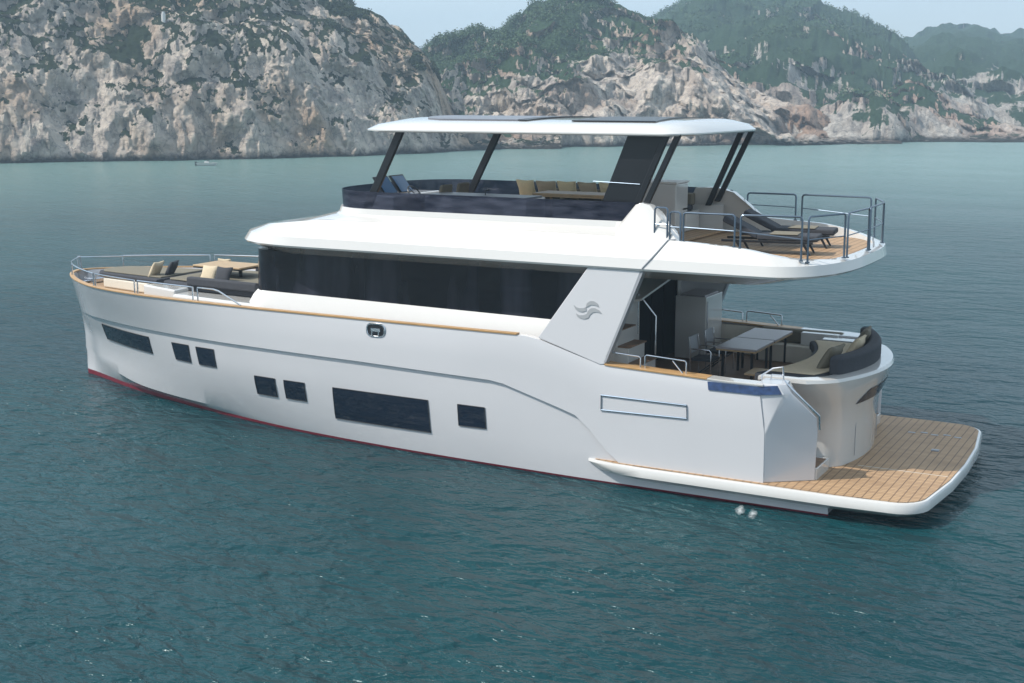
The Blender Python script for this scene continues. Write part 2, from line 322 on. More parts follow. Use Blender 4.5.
def rockmat(name, veg0, veg1, green, green2, pal, warm, wscale=.06, vegscale=.25, band=True, zk=.006, kx=0, x0=0, bsc=(1, 1, 1.4)):
    m = bpy.data.materials.new(name); m.use_nodes = True; n = m.node_tree; b = n.nodes['Principled BSDF']
    b.inputs['Roughness'].default_value = .9; b.inputs['Specular IOR Level'].default_value = .15
    g = n.nodes.new('ShaderNodeNewGeometry'); L = n.links.new
    def nz(scale, det=6, sc=(1, 1, 1), rough=.6, dist=0):
        mp = n.nodes.new('ShaderNodeMapping'); mp.inputs['Scale'].default_value = sc; L(g.outputs['Position'], mp.inputs[0])
        t = n.nodes.new('ShaderNodeTexNoise'); t.inputs['Scale'].default_value = scale; t.inputs['Detail'].default_value = det
        t.inputs['Roughness'].default_value = rough; t.inputs['Distortion'].default_value = dist; L(mp.outputs[0], t.inputs[0]); return t
    def ramp(src, stops):
        r = n.nodes.new('ShaderNodeValToRGB'); el = r.color_ramp.elements
        while len(el) < len(stops): el.new(.5)
        for e_, (p, c) in zip(el, stops): e_.position = p; e_.color = (*c, 1) if len(c) == 3 else c
        L(src, r.inputs[0]); return r
    def mix(f, a, c, mode='MIX'):
        x = n.nodes.new('ShaderNodeMix'); x.data_type = 'RGBA'; x.blend_type = mode
        if isinstance(f, float): x.inputs[0].default_value = f
        else: L(f, x.inputs[0])
        L(a, x.inputs[6]); L(c, x.inputs[7]); return x.outputs[2]
    base = ramp(nz(.35, 9, bsc, .72, .6).outputs[0], [(.30, pal[0]), (.45, pal[1]), (.58, pal[2]), (.75, pal[3])])
    wr = ramp(nz(wscale, 4, (1, 1, .8)).outputs[0], [(.48, (0, 0, 0)), (.62, (1, 1, 1))])
    wc = ramp(nz(.8, 8, (1, 1, .5), .7).outputs[0], [(.35, [c*.6 for c in warm]), (.65, warm)])
    c = mix(wr.outputs[0], base.outputs[0], wc.outputs[0])
    # cracks
    vo = n.nodes.new('ShaderNodeTexVoronoi'); vo.feature = 'DISTANCE_TO_EDGE'; vo.inputs['Scale'].default_value = .45
    nn = nz(.6, 5); ad = n.nodes.new('ShaderNodeVectorMath'); ad.operation = 'MULTIPLY_ADD'; ad.inputs[1].default_value = (3, 3, 3)
    L(nn.outputs['Color'], ad.inputs[0]); L(g.outputs['Position'], ad.inputs[2]); L(ad.outputs[0], vo.inputs[0])
    ck = ramp(vo.outputs[0], [(.0, (.45, .45, .5)), (.06, (1, 1, 1))])
    c = mix(.8, c, ck.outputs[0], 'MULTIPLY')
    # vegetation on ledges and in patches
    sp = n.nodes.new('ShaderNodeSeparateXYZ'); L(g.outputs['Normal'], sp.inputs[0])
    sz = n.nodes.new('ShaderNodeSeparateXYZ'); L(g.outputs['Position'], sz.inputs[0])
    v1 = nz(vegscale, 9, (1, 1, .8), .70)
    m1 = n.nodes.new('ShaderNodeMath'); m1.operation = 'MULTIPLY_ADD'; m1.inputs[1].default_value = .35; L(sp.outputs[2], m1.inputs[0]); L(v1.outputs[0], m1.inputs[2])
    m2 = n.nodes.new('ShaderNodeMath'); m2.operation = 'MULTIPLY_ADD'; m2.inputs[1].default_value = zk; L(sz.outputs[2], m2.inputs[0]); L(m1.outputs[0], m2.inputs[2])
    m3 = n.nodes.new('ShaderNodeMath'); m3.operation = 'MULTIPLY_ADD'; m3.inputs[1].default_value = -kx; m3.inputs[2].default_value = kx*x0; L(sz.outputs[0], m3.inputs[0])
    m4 = n.nodes.new('ShaderNodeMath'); m4.operation = 'ADD'; L(m3.outputs[0], m4.inputs[0]); L(m2.outputs[0], m4.inputs[1]); m2 = m4
    vm = ramp(m2.outputs[0], [(veg0, (0, 0, 0)), (veg1, (1, 1, 1))])
    gz = ramp(nz(1.6, 6, (1, 1, 1), .7).outputs[0], [(.35, green), (.7, green2)])
    c = mix(vm.outputs[0], c, gz.outputs[0])
    # wet dark foot
    if band:
        wt = n.nodes.new('ShaderNodeMapRange'); wt.inputs[1].default_value = .0; wt.inputs[2].default_value = .8
        na = nz(.8, 4); mm = n.nodes.new('ShaderNodeMath'); mm.operation = 'MULTIPLY_ADD'; mm.inputs[1].default_value = -1.6
        L(na.outputs[0], mm.inputs[0]); 
        a2 = n.nodes.new('ShaderNodeMath'); a2.operation = 'ADD'; a2.inputs[1].default_value = .55; L(sz.outputs[2], a2.inputs[0]); L(a2.outputs[0], mm.inputs[2])
        L(mm.outputs[0], wt.inputs[0])
        dk = n.nodes.new('ShaderNodeRGB'); dk.outputs[0].default_value = (.035, .03, .025, 1)
        c = mix(wt.outputs[0], dk.outputs[0], c)
    L(c, b.inputs['Base Color'])
    bm_ = n.nodes.new('ShaderNodeBump'); bm_.inputs['Strength'].default_value = 1; bm_.inputs['Distance'].default_value = 1.3
    hh = nz(.9, 10, (1, 1, 1.8), .72); L(hh.outputs[0], bm_.inputs['Height']); L(bm_.outputs[0], b.inputs['Normal'])
    return m
PAL = [(.22, .19, .18), (.54, .47, .41), (.80, .69, .58), (.92, .84, .72)]
rock1 = rockmat('near_cliff_rock', .80, .825, (.012, .022, .010), (.035, .055, .020), PAL, (.68, .50, .36), wscale=.06, bsc=(1, 1, .6))
rock2 = rockmat('middle_hill_rock', .735, .765, (.020, .046, .022), (.055, .10, .04), PAL, (.52, .36, .27), .05, .10, zk=.012, kx=.007, x0=-90, bsc=(1, 1, .5))
rock3 = rockmat('far_hill_rock', .865, .89, (.020, .048, .026), (.05, .09, .042), [(.2, .19, .19), (.42, .38, .34), (.6, .55, .49), (.78, .72, .64)], (.62, .46, .38), .03, .06, zk=.013, bsc=(1, 1, .5))
# bearing, shore distance, ridge height, ridge depth (metres)
near, nearV = coast('near_cliff', [(-62, 165, 26.2, 32), (-49.14, 164.4, 26.2, 32), (-43.36, 164.0, 25.8, 32), (-37.25, 167.9, 23.7, 29), (-36.0, 170.1, 22.5, 28), (-34.74, 172.4, 20.7, 25), (-33.06, 177.7, 17.6, 19), (-31.79, 180.5, 12.7, 14), (-31.11, 183.5, 7.6, 12), (-30.6, 186.7, 4.6, 10), (-29.67, 190.0, 3.8, 10), (-27.97, 193.5, 2.7, 10), (-26.0, 193.6, 1.5, 9)],
      -58.3, -26.2, 520, 130, 22, 3.0, .075, 1, rock1, steep=.68)
mid, midV = coast('middle_hill', [(-38, 188.9, 8.5, 60), (-33.9, 187.5, 10.6, 60), (-31.36, 190.2, 16.3, 62), (-28.82, 193.5, 20.1, 66), (-26.9, 197.2, 23.9, 68), (-25.63, 201.1, 25.7, 68), (-24.36, 201.4, 25.0, 64), (-22.88, 205.7, 21.6, 50), (-21.83, 206.1, 19.9, 44), (-20.37, 206.8, 14.0, 36), (-18.3, 212.1, 8.1, 26), (-16.25, 213.6, 3.8, 16), (-14.24, 219.7, 1.3, 8), (-12.26, 221.8, 0.3, 4)],
      -37.3, -12.2, 380, 110, 60, 6.5, .05, 2, rock2, steep=.8)
far, farV = coast('far_hill', [(-26.27, 217.7, 26.4, 260), (-22.89, 218.6, 30.4, 260), (-21.63, 219.1, 35.8, 260), (-20.16, 219.8, 40.1, 260), (-18.51, 220.8, 40.0, 260), (-16.26, 222.5, 35.7, 240), (-14.24, 224.3, 29.5, 220), (-12.66, 225.9, 21.9, 180), (-11.29, 232.4, 13.3, 130), (-9.94, 234.1, 6.9, 80), (-8.42, 236.3, 2.3, 30), (-6.57, 239.2, 0.3, 12)],
      -26.2, -6.6, 340, 110, 60, 9, .032, 3, rock3, steep=.8)
dist_, distV = coast('distant_hill', [(-17.08, 247.4, 23.9, 420), (-13.85, 250.6, 28.5, 420), (-12.08, 252.8, 32.0, 420), (-10.33, 255.2, 36.9, 420), (-8.43, 258.1, 34.0, 420), (-6.95, 260.6, 29.8, 420), (-4.77, 264.7, 22.8, 400), (0.6, 276.6, 13.0, 300)],
      -17, .5, 240, 90, 60, 9, .03, 4, rock3, steep=.8)

# haze: even pale air round the whole scene
hz = bpy.data.materials.new('haze_air'); hz.use_nodes = True; n = hz.node_tree; n.nodes.clear()
o = n.nodes.new('ShaderNodeOutputMaterial'); pv = n.nodes.new('ShaderNodeVolumePrincipled')
pv.inputs['Color'].default_value = (.62, .83, 1, 1); pv.inputs['Density'].default_value = .00105; pv.inputs['Anisotropy'].default_value = .2
n.links.new(pv.outputs[0], o.inputs['Volume'])
hb = G().box(-620, 420, -200, 800, -3, 62).put('haze', hz); hb['kind'] = 'stuff'; hb['label'] = 'pale blue haze over the bay'

# shrubs clinging to the near cliff, canopy on the hills
def leafmat(name, c1, c2):
    m = bpy.data.materials.new(name); m.use_nodes = True; n = m.node_tree; b = n.nodes['Principled BSDF']; b.inputs['Roughness'].default_value = .8
    g = n.nodes.new('ShaderNodeNewGeometry'); t = n.nodes.new('ShaderNodeTexNoise'); t.inputs['Scale'].default_value = .5; t.inputs['Detail'].default_value = 4
    n.links.new(g.outputs['Position'], t.inputs[0]); r = n.nodes.new('ShaderNodeValToRGB')
    r.color_ramp.elements[0].color = (*c1, 1); r.color_ramp.elements[1].color = (*c2, 1); r.color_ramp.elements[0].position = .35; r.color_ramp.elements[1].position = .65
    n.links.new(t.outputs[0], r.inputs[0]); n.links.new(r.outputs[0], b.inputs['Base Color']); return m
def shrubs(name, VV, nv, count, size, mask, m, label, seed, leaves=26, lf=.2):
    rnd = random.Random(seed); g = G(); V = []; F = []
    tries = 0; made = 0
    while made < count and tries < count*60:
        tries += 1
        p = VV[rnd.randrange(len(VV))]
        if p.z < 1.5 or not mask(p, rnd): continue
        made += 1; s = size*rnd.uniform(.5, 1.4)
        for k in range(leaves):
            d = Vector((rnd.gauss(0, 1), rnd.gauss(0, 1), rnd.gauss(0, .75))); d = d.normalized()*rnd.uniform(.5, 1)*s
            c = p+d+Vector((0, 0, s*.35)); a = Vector((rnd.uniform(-1, 1), rnd.uniform(-1, 1), rnd.uniform(-1, 1))).normalized()*s*lf*rnd.uniform(.8, 1.6)
            e_ = a.cross(Vector((rnd.uniform(-1, 1), rnd.uniform(-1, 1), rnd.uniform(-1, 1)))).normalized()*a.length
            b0 = len(V); V += [c-a, c+e_*.7, c+a, c-e_*.7]; F.append((b0, b0+1, b0+2, b0+3))
    me = bpy.data.meshes.new(name); me.from_pydata([tuple(v) for v in V], [], F); me.materials.append(m)
    o = bpy.data.objects.new(name, me); COL.objects.link(o); tag(o, label, 'shrubs', kind='stuff'); return o
lm1 = leafmat('shrub_leaves', (.010, .022, .009), (.035, .058, .020)); lm2 = leafmat('hill_leaves', (.025, .055, .025), (.07, .12, .045))
def nmask(fs, th, zt=0, zk=0):
    return lambda p, rnd: noise.fractal(p*fs+Vector((3, 9, 1)), .8, 2.1, 4)+zk*(p.z-zt) > th
shrubs('cliff_shrubs', nearV, 130, 5200, .40, lambda p, r: noise.fractal(p*.13+Vector((3, 9, 1)), .8, 2.1, 4)+.035*(p.z-17)+.012*(p.x+60) > .34, lm1, 'dark green shrubs clinging to the ledges of the near cliff', 1)
shrubs('hill_shrubs', midV, 110, 5200, .75, lambda p, r: noise.fractal(p*.05, .8, 2.1, 4)+.06*(p.z-13)-.035*(p.x+86) > .1, lm2, 'green scrub and trees covering the middle hill', 2, 30, .15)
shrubs('far_scrub', farV, 110, 4200, .9, nmask(.03, 0, 19, .06), lm2, 'green scrub covering the far hill', 3, 26, .17)
# ================================================================= YACHT
Y = empty('motor_yacht', (0, 0, 0))
tag(Y, 'white three deck motor yacht at rest with black hardtop posts and teak swim platform', 'yacht')

# ---- lower hull rows: (z table, half-beam table, start x)
XE = 22.25
def H(T):                       # half-beam table in x; interpolated against sqrt of distance from the stem for a rounded stem
    x0 = T[0][0]; TT = [(math.sqrt(max(0, x-x0)), y) for x, y in T]
    return lambda x: cubic(TT, math.sqrt(max(0, x-x0)))
wl = H([(.36, .0), (.8, .2), (1.6, .5), (2.9, 1.0), (4.36, 1.46), (6.1, 1.92), (8, 2.36), (9.77, 2.66), (12.7, 2.93), (15.3, 3.05), (17.5, 3.1), (22.3, 3.1)])
ch = H([(.36, .0), (.8, .22), (1.6, .68), (2.45, 1.06), (4, 1.62), (5.6, 2.0), (8, 2.46), (9.77, 2.74), (12.7, 2.98), (15.3, 3.09), (17.5, 3.13), (22.3, 3.13)])
md_ = H([(.35, .0), (.8, .3), (1.6, .74), (2.7, 1.24), (4.2, 1.86), (5.7, 2.32), (8, 2.82), (9.77, 3.0), (12.7, 3.12), (15.3, 3.17), (22.3, 3.17)])
kn = H([(.34, .0), (.6, .38), (1, .72), (1.5, 1.05), (2.6, 1.60), (4.1, 2.12), (5.7, 2.52), (7.1, 2.80), (8.4, 2.98), (11.7, 3.14), (15, 3.18), (22.3, 3.18)])
cr_ = H([(.22, 0), (.45, .38), (.75, .71), (1.25, 1.12), (2.6, 1.925), (4.3, 2.49), (5.8, 2.765), (7.1, 2.935), (8.4, 3.04), (11.7, 3.17), (15, 3.2), (22.3, 3.2)])
sh = H([(.20, 0), (.28, .26), (.5, .57), (.9, .97), (1.55, 1.47), (2.2, 1.87), (3.1, 2.31), (4.2, 2.62), (5.2, 2.81), (7.2, 3.01), (9, 3.11), (12, 3.17), (15, 3.2), (22.3, 3.2)])
zch = lambda x: cubic([(.36, .62), (1.1, .58), (2.45, .42), (4, .28), (5.6, .23), (8, .21), (23, .21)], x)
zkn = lambda x: lin([(.34, 1.88), (2.6, 1.96), (8.4, 1.99), (11.7, 1.96), (15.3, 1.88), (16.75, 1.47), (17.2, 1.33), (17.75, .75), (18.1, .45), (23, .45)], x)
zcr = lambda x: cubic([(0, 2.5), (6, 2.52), (15, 2.55), (16, 2.58), (17.6, 2.2), (21, 2.12)], x)
zsh = lambda x: lin([(0, 2.88), (15.9, 2.88), (16.15, 2.86), (17.55, 2.46), (17.8, 2.43), (20.3, 2.35), (23, 2.35)], x)
NS = 110
def srow(x0, xe, fy, fz, side, N=NS, p=2.0):
    return [(x0+(xe-x0)*(i/N)**p, side*fy(x0+(xe-x0)*(i/N)**p), fz(x0+(xe-x0)*(i/N)**p)) for i in range(N+1)]
def strip(rows):
    V = [p for r in rows for p in r]; n_ = len(rows[0]); F = []
    for a in range(len(rows)-1):
        for i in range(n_-1): F.append((a*n_+i, a*n_+i+1, (a+1)*n_+i+1, (a+1)*n_+i))
    return V, F
C_ = lambda v: (lambda x: v)
def shell(name, specs, m, **k):
    g = G()
    for s in (-1, 1):
        g.add(*strip([srow(x0, xe, fy, fz, s) for x0, xe, fy, fz in specs]))
    return g, (lambda: g.put(name, m, Y, smooth=True, auto=24, **k))
zbt = lambda x: cubic([(.36, .13), (5, .085), (12, .05), (23, .035)], x)
# boot stripe and bottom
g, put = shell('boot_stripe', [(.9, XE, lambda x: wl(x)*.55, C_(-.9)), (.45, XE, lambda x: wl(x)*.93, C_(-.35)), (.36, XE, wl, C_(.0)), (.36, XE, lambda x: wl(x)+.01, zbt)], 'red')
bs = put()
knl = lambda x: min(zkn(x), 1.99) if x < 15.3 else 1.88
zc_ = lambda x, z: z if x < 20.6 else min(z, .43)
knlow = lambda x: kn(x)-.03
g, put = shell('hull', [(.36, XE, lambda x: wl(x)+.012, zbt), (.36, XE, ch, lambda x: max(.14, zch(x))), (.355, XE, lambda x: ch(x)*.55+md_(x)*.45+.02, lambda x: zc_(x, .6+.25*zch(x))), (.35, XE, md_, lambda x: zc_(x, 1.15)), (.345, XE, lambda x: md_(x)*.5+kn(x)*.5+.01, lambda x: zc_(x, 1.55)), (.34, XE, kn, lambda x: zc_(x, knl(x)))], 'hullgel')
# transom closing plate
g.add([(XE, -3.12, .05), (XE, 3.12, .05), (XE, 3.14, .42), (XE, -3.14, .42)], [(0, 1, 2, 3)])
g.add([(XE, -3.11, .0), (XE, 3.11, .0), (XE, 2.2, -.9), (XE, -2.2, -.9)], [(0, 1, 2, 3)])
hull = put()
ROWS = [(wl, C_(.105)), (ch, lambda x: max(.14, zch(x))), (lambda x: ch(x)*.55+md_(x)*.45+.02, lambda x: .6+.25*zch(x)), (md_, C_(1.15)), (lambda x: md_(x)*.5+kn(x)*.5+.01, C_(1.55)), (kn, knl)]
def hull_y(x, z):
    P = [(f2(x), f1(x)) for f1, f2 in ROWS]
    return lin(P, z)
# upper hull panel, standing proud of the lower hull along the knuckle
o6 = .055
crease = lambda x: (kn(x)+.055*min(1, x/2))*.41+sh(x)*.59+.006+.015*min(1, max(0, (x-3)/8))
rowsU = [(.34, 21.03, lambda x: kn(x)-.01, lambda x: zkn(x)-.035), (.31, 21.03, lambda x: kn(x)+o6*min(1, x/2), zkn),
         (.22, 21.02, lambda x: (kn(x)+o6*min(1, x/2))*.45+crease(x)*.55+(.004 if x < 15 else 0), lambda x: zkn(x)*.4+zcr(x)*.6),
         (.18, 20.92, crease, zcr), (.20, 20.85, sh, zsh),
         (.34, 20.85, lambda x: max(0, sh(x+.0)-.16), zsh), (.36, 20.85, lambda x: max(0, min(sh(x)-.17, cr_(x)-.12)), lambda x: lin([(0, 2.52), (8, 2.5), (9, 2.08), (15.9, 2.0), (17, 1.6), (23, 1.6)], x))]
g = G()
for s in (-1, 1):
    rr = [srow(x0, xe, fy, fz, s) for x0, xe, fy, fz in rowsU]
    g.add(*strip(rr))
up = g.put('topside', 'hullgel', Y, smooth=True, auto=25)
# quarter wings (chamfered aft ends of the bulwarks)
for s in (-1, 1):
    lv = []
    for z, ax, ay, bx, by in ((.5, 21.03, 3.23, 21.85, 2.62), (1.45, 21.03, 3.23, 21.87, 2.62), (1.72, 21.13, 3.21, 21.85, 2.64), (2.22, 21.32, 3.12, 21.43, 2.95), (2.39, 21.20, 3.10, 21.32, 2.94)):
        lv.append([(20.8, s*(3.222 if z < 2.3 else 3.185), z), (ax, s*ay, z), (bx, s*by, z), (bx-.05, s*2.58, z), (20.8, s*2.58, z)])
    V, F = loft(lv); mk('quarter_wing', V, F, 'hullgel', Y, bevel=.025)
    tp = [(19.87, 3.212, 2.335), (20.84, 3.207, 2.335), (21.2, 3.115, 2.37)]; bt_ = [(19.9, 3.24, 2.18), (20.88, 3.235, 2.18), (21.3, 3.14, 2.22)]
    g = G().add([(x, s*(y+k), z) for k in (.012, -.01) for x, y, z in tp+bt_], [(0, 1, 4, 3), (1, 2, 5, 4), (6, 9, 10, 7), (7, 10, 11, 8), (0, 6, 7, 1), (1, 7, 8, 2), (3, 4, 10, 9), (4, 5, 11, 10), (0, 3, 9, 6), (2, 8, 11, 5)])
    g.put('fairlead_window', 'blueglass', Y)
    g = G().tube([(21.28, s*2.93, 2.43), (21.45, s*2.90, 2.26), (21.88, s*2.62, 1.76), (21.89, s*2.60, 1.5)], .02)
    g.put('wing_trim', 'steel', Y, smooth=True)
# bolt the windows into the hull: outline in (x, z) on the hull skin
def skin_pane(name, q, m, off=.012, th=.03, side=-1, nx=14, nz=5, fy=hull_y, frame=False):
    (x0, z0), (x1, z1), (x2, z2), (x3, z3) = q   # top-left, top-right, bottom-right, bottom-left
    def pt(a, c, of):
        x = (x0*(1-a)+x1*a)*(1-c)+(x3*(1-a)+x2*a)*c; z = (z0*(1-a)+z1*a)*(1-c)+(z3*(1-a)+z2*a)*c
        return (x, side*(fy(x, z)+of), z)
    out = [[pt(i/nx, j/nz, off) for i in range(nx+1)] for j in range(nz+1)]
    inn = [[pt(i/nx, j/nz, off-th) for i in range(nx+1)] for j in range(nz+1)]
    V, F = strip(out); g = G().add(V, F)
    per = lambda a: a[0]+[r[-1] for r in a[1:]]+a[-1][::-1][1:]+[r[0] for r in a[::-1][1:-1]]
    A, B = per(out), per(inn); k = len(A)
    g.add(A+B, [(i, (i+1) % k, k+(i+1) % k, k+i) for i in range(k)])
    return g.put(name, m, Y), A
WIN = [[(2.45, 1.77), (4.83, 1.75), (4.81, 1.3), (2.35, 1.31)], [(5.81, 1.74), (6.47, 1.75), (6.46, 1.3), (5.85, 1.3)], [(6.76, 1.75), (7.41, 1.76), (7.42, 1.31), (6.79, 1.3)],
       [(8.7, 1.28), (9.34, 1.28), (9.32, 0.82), (8.68, 0.82)], [(9.61, 1.28), (10.22, 1.28), (10.21, 0.83), (9.6, 0.83)], [(11.03, 1.27), (13.57, 1.27), (13.6, 0.54), (11.0, 0.53)], [(14.32, 1.27), (14.98, 1.27), (15.0, 0.81), (14.33, 0.8)]]
for q in WIN:
    for s in (-1, 1):
        wo, A = skin_pane('hull_window', q, 'navy', side=s)
        fr = G().tube([(x, y+s*.002, z) for x, y, z in A], .008, 6, closed=True).put('window_frame', 'rubber', wo, smooth=True)
# ---- swim platform: sponson lip running forward along the hull, wide aft deck
def platform_ring(off, z, xf=17.38, in_=0):
    P = [(xf+in_*.5, -3.18), (xf+.45+in_*.5, -3.34+off), (18.6, -3.37+off), (22.4, -3.40+off), (23.35, -3.34+off)]
    for t in range(0, 91, 15):
        a = R(t); P.append((23.4+(.62-off)*math.sin(a), -2.72+off-(.62)*math.cos(a)+ (0 if t else 0)))
    P += [(24.16-off, -1.4), (24.2-off, 0)]
    Q = [(x, -y) for x, y in P[::-1][1:]]
    return [(x, y, z) for x, y in P+Q]
V, F = loft([platform_ring(.10, .22, in_=1.6), platform_ring(.0, .30, in_=.5), platform_ring(0, .44), platform_ring(.03, .485), platform_ring(.07, .49)])
sp_ = mk('swim_platform', V, F, 'gel', Y, smooth=True, auto=40)
tk = [p for p in platform_ring(.075, .494, in_=.3)]; tk2 = [(x, y, .503) for x, y, z in tk]
V, F = loft([tk, tk2]); mk('teak_deck', V, F, 'teak', sp_)
g = G()
for yy in (-1.15,):
    g.box(22.3, 24.02, -1.168, -1.15, .503, .506)
g.put('deck_seam', 'cream', sp_)
G().box(23.35, 23.5, .62, .72, .503, .53).put('deck_fitting', 'grey', sp_)
for k in range(5):
    G().box(22.6+k*.24, 22.75+k*.24, 1.95+.1*(k % 2), 2.02+.1*(k % 2), .503, .512).put('deck_fitting', 'grey', sp_)

# ---- transom module with curved face, overhanging rim
def tring(xc, ys, z, n=24, k=.11, x0=20.6, flare=0):
    P = [(x0, -ys-flare*.0)]
    for i in range(n+1):
        y = -ys+2*ys*i/n; e_ = abs(y)/ys
        P.append((xc-k*y*y-.30*max(0, e_-.8)**2*25*.8, y))
    P.append((x0, ys))
    return [(x, y, z) for x, y in P]
lv = [tring(22.22, 1.66, .49), tring(22.24, 1.68, 1.2), tring(22.27, 1.74, 1.55), tring(22.38, 1.98, 1.85, k=.12), tring(22.50, 2.25, 2.12, k=.125), tring(22.56, 2.42, 2.30, k=.13), tring(22.53, 2.42, 2.36, k=.13), tring(22.40, 2.36, 2.37, k=.13)]
lv += [tring(22.14, 2.12, 2.355, k=.13), tring(22.10, 2.08, 1.75, k=.13)]
V, F = loft(lv, capb=False); nn_ = len(lv[0])
F = [f for f in F if not (len(f) == 4 and all(V[i][0] < 20.65 for i in f) and max(V[i][2] for i in f) > 1.9)]
tr_ = mk('transom', V, F, 'gel', Y, smooth=True, auto=35)
# slot window and garage door line on the transom
def tface(y, z):     # x of transom skin
    T = [(1.2, 22.24, 1.68, .11), (1.55, 22.27, 1.74, .11), (1.85, 22.38, 1.98, .12), (2.12, 22.50, 2.25, .125)]
    xc = lin([(a, b_) for a, b_, _, _ in T], z); ys = lin([(a, c) for a, _, c, _ in T], z); k = lin([(a, d) for a, _, _, d in T], z)
    return xc-k*y*y-6*max(0, abs(y)/ys-.8)**2
g = G(); n_ = 16
A = [(tface(y, 1.98)+.012, y, 1.98) for y in [-.75+i*2.2/n_ for i in range(n_+1)]]
B = [(tface(y, 1.72)+.012, y, 1.72) for y in [-1.15+i*2.35/n_ for i in range(n_+1)]]
g.add(A+B, [(i, i+1, n_+2+i, n_+1+i) for i in range(n_)])
g.add([(x-.05, y, z) for x, y, z in A+B], [(i, i+1, n_+2+i, n_+1+i) for i in range(n_)])
g.put('transom_slot', 'navy', tr_)
g = G().tube([(tface(y, 1.2)+.004, y, z) for y, z in ((-.9, .62), (-.9, 1.2), (-.9, 1.48), (.9, 1.48), (.9, .62))], .006, 6).put('garage_door_seam', 'grey', tr_)
# stairs between wing and transom
for s in (-1, 1):
    g = G()
    for k in range(5):
        g.box(20.35, 21.86-k*.27, min(s*1.7, s*2.58), max(s*1.7, s*2.58), .49+k*.235, .49+(k+1)*.235-.002*(k < 4))
    g.put('stern_steps', 'gel', Y, bevel=.012)
    g = G()
    for k in range(4):
        g.box(21.62-k*.27, 21.83-k*.27, min(s*1.80, s*2.5), max(s*1.80, s*2.5), .49+(k+1)*.235-.001, .49+(k+1)*.235+.008)
    g.put('stair_tread', 'teakd', Y)

# ---- main decks
def plan(f, x0, x1, inset, z, n=40):
    P = [(x0+(x1-x0)*(i/n)**1.6, -max(.02, f(x0+(x1-x0)*(i/n)**1.6)-inset), z) for i in range(n+1)]
    return P+[(x, -y, z) for x, y, _ in P[::-1]]
V, F = loft([plan(lambda x: min(cr_(x), sh(x)), .45, 8.6, .12, 2.50), plan(lambda x: min(cr_(x), sh(x)), .45, 8.6, .12, 2.58)]); fd = mk('foredeck', V, F, 'teak', Y)
V, F = loft([plan(sh, 8.55, 17.0, .15, 2.05), plan(sh, 8.55, 17.0, .15, 2.12)]); mk('side_deck', V, F, 'teak', Y)
cd = G().box(16.3, 20.7, -3.04, 3.04, 1.55, 1.7).put('cockpit_deck', 'teakd', Y)
# cap rails
def cap(x0, x1, n=80, z=None, s=-1, w=.12, up_=.032):
    pr = []
    for i in range(n+1):
        x = x0+(x1-x0)*(i/n)**(2 if x0 < 1 else 1); y = sh(x)+.02; yi = max(0, sh(max(.2, x))-w) if x0 < 1 else sh(x)-w; zz = zsh(x)+.002
        xi = x+(.13 if x0 < 1 else 0)*max(0, 1-i/12)
        pr.append([(x, s*y, zz), (x, s*(y+.004), zz+up_*.8), (x, s*(y-.02), zz+up_), (xi, s*yi, zz+up_), (xi, s*yi, zz)])
    return loft(pr)
g = G()
for s in (-1, 1): g.add(*cap(.19, 15.75, s=s))
g.put('cap_rail', 'teakrail', Y)
for s in (-1, 1): mk('cockpit_cap_rail', *cap(17.72, 19.85, s=s, w=.30, n=20), 'teakrail', Y)
for s in (-1, 1): mk('coaming_top', *cap(19.86, 20.95, s=s, w=.30, n=10, up_=.03), 'gel', Y)
# inner bulwark wall in the cockpit
for s in (-1, 1): G().box(17.0, 20.9, min(s*2.9, s*2.98), max(s*2.9, s*2.98), 1.69, 2.37).put('cockpit_lining', 'cream', Y)
# ---- cabin: white base, glass band, aft bulkhead
def ring(xf, Lf, xa, La, hw, zf, e1=.6, e2=.6, n=22, ns=26):
    P = []
    for i in range(n+1):
        t = math.pi/2*i/n; P.append((xf+Lf*(1-math.cos(t)), -hw*math.sin(t)**e1))
    xs, xe = xf+Lf, xa-La
    P += [(xs+(xe-xs)*i/ns, -hw) for i in range(1, ns)]
    if La > 0:
        for i in range(n, -1, -1):
            t = math.pi/2*i/n; P.append((xa-La*(1-math.cos(t)), -hw*math.sin(t)**e2))
    else: P += [(xe, -hw), (xe, 0)]
    Q = [(x, -y) for x, y in P[::-1][1:-1]]
    f = zf if callable(zf) else (lambda x: zf)
    return [(x, y, f(x)) for x, y in P+Q]
zb = lambda x: 3.22-.012*(x-8)
lv = [ring(7.3, 1.3, 17, 0, 2.56, 2.05), ring(7.5, 1.2, 17, 0, 2.54, 2.75), ring(7.75, 1.0, 17, 0, 2.51, 3.05), ring(7.95, .9, 17, 0, 2.48, zb)]
V, F = loft(lv); mk('deckhouse', V, F, 'matte', Y, smooth=True, auto=30)
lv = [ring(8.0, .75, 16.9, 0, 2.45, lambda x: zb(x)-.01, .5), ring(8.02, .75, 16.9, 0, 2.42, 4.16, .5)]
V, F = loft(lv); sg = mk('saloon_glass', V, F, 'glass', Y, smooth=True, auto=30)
g = G()
for x in (): 
    for s in (-1, 1): G().box(x, x+.012, s*2.47-.035, s*2.47+.035, 3.2, 4.14).put('glass_joint', 'rubber', sg)
# aft bulkhead with sliding doors
bx = 17.02
g = G().box(bx, bx+.08, -2.5, .0, 1.7, 4.2).box(bx, bx+.08, 2.3, 2.5, 1.7, 4.2).box(bx, bx+.08, 0, 2.3, 3.85, 4.2)
bk = g.put('aft_bulkhead', 'gel', Y)
g = G().box(bx-.02, bx+.03, 0, 2.3, 1.72, 3.85).put('saloon_doorway_shade', 'void', Y)  # black sheet paints the unlit saloon inside the opening
g2 = G()
for yy in (.03, .8, 1.5, 2.27): g2.box(bx+.03, bx+.06, yy-.025, yy+.025, 1.72, 3.85)
g2.put('door_frame', 'void', g)
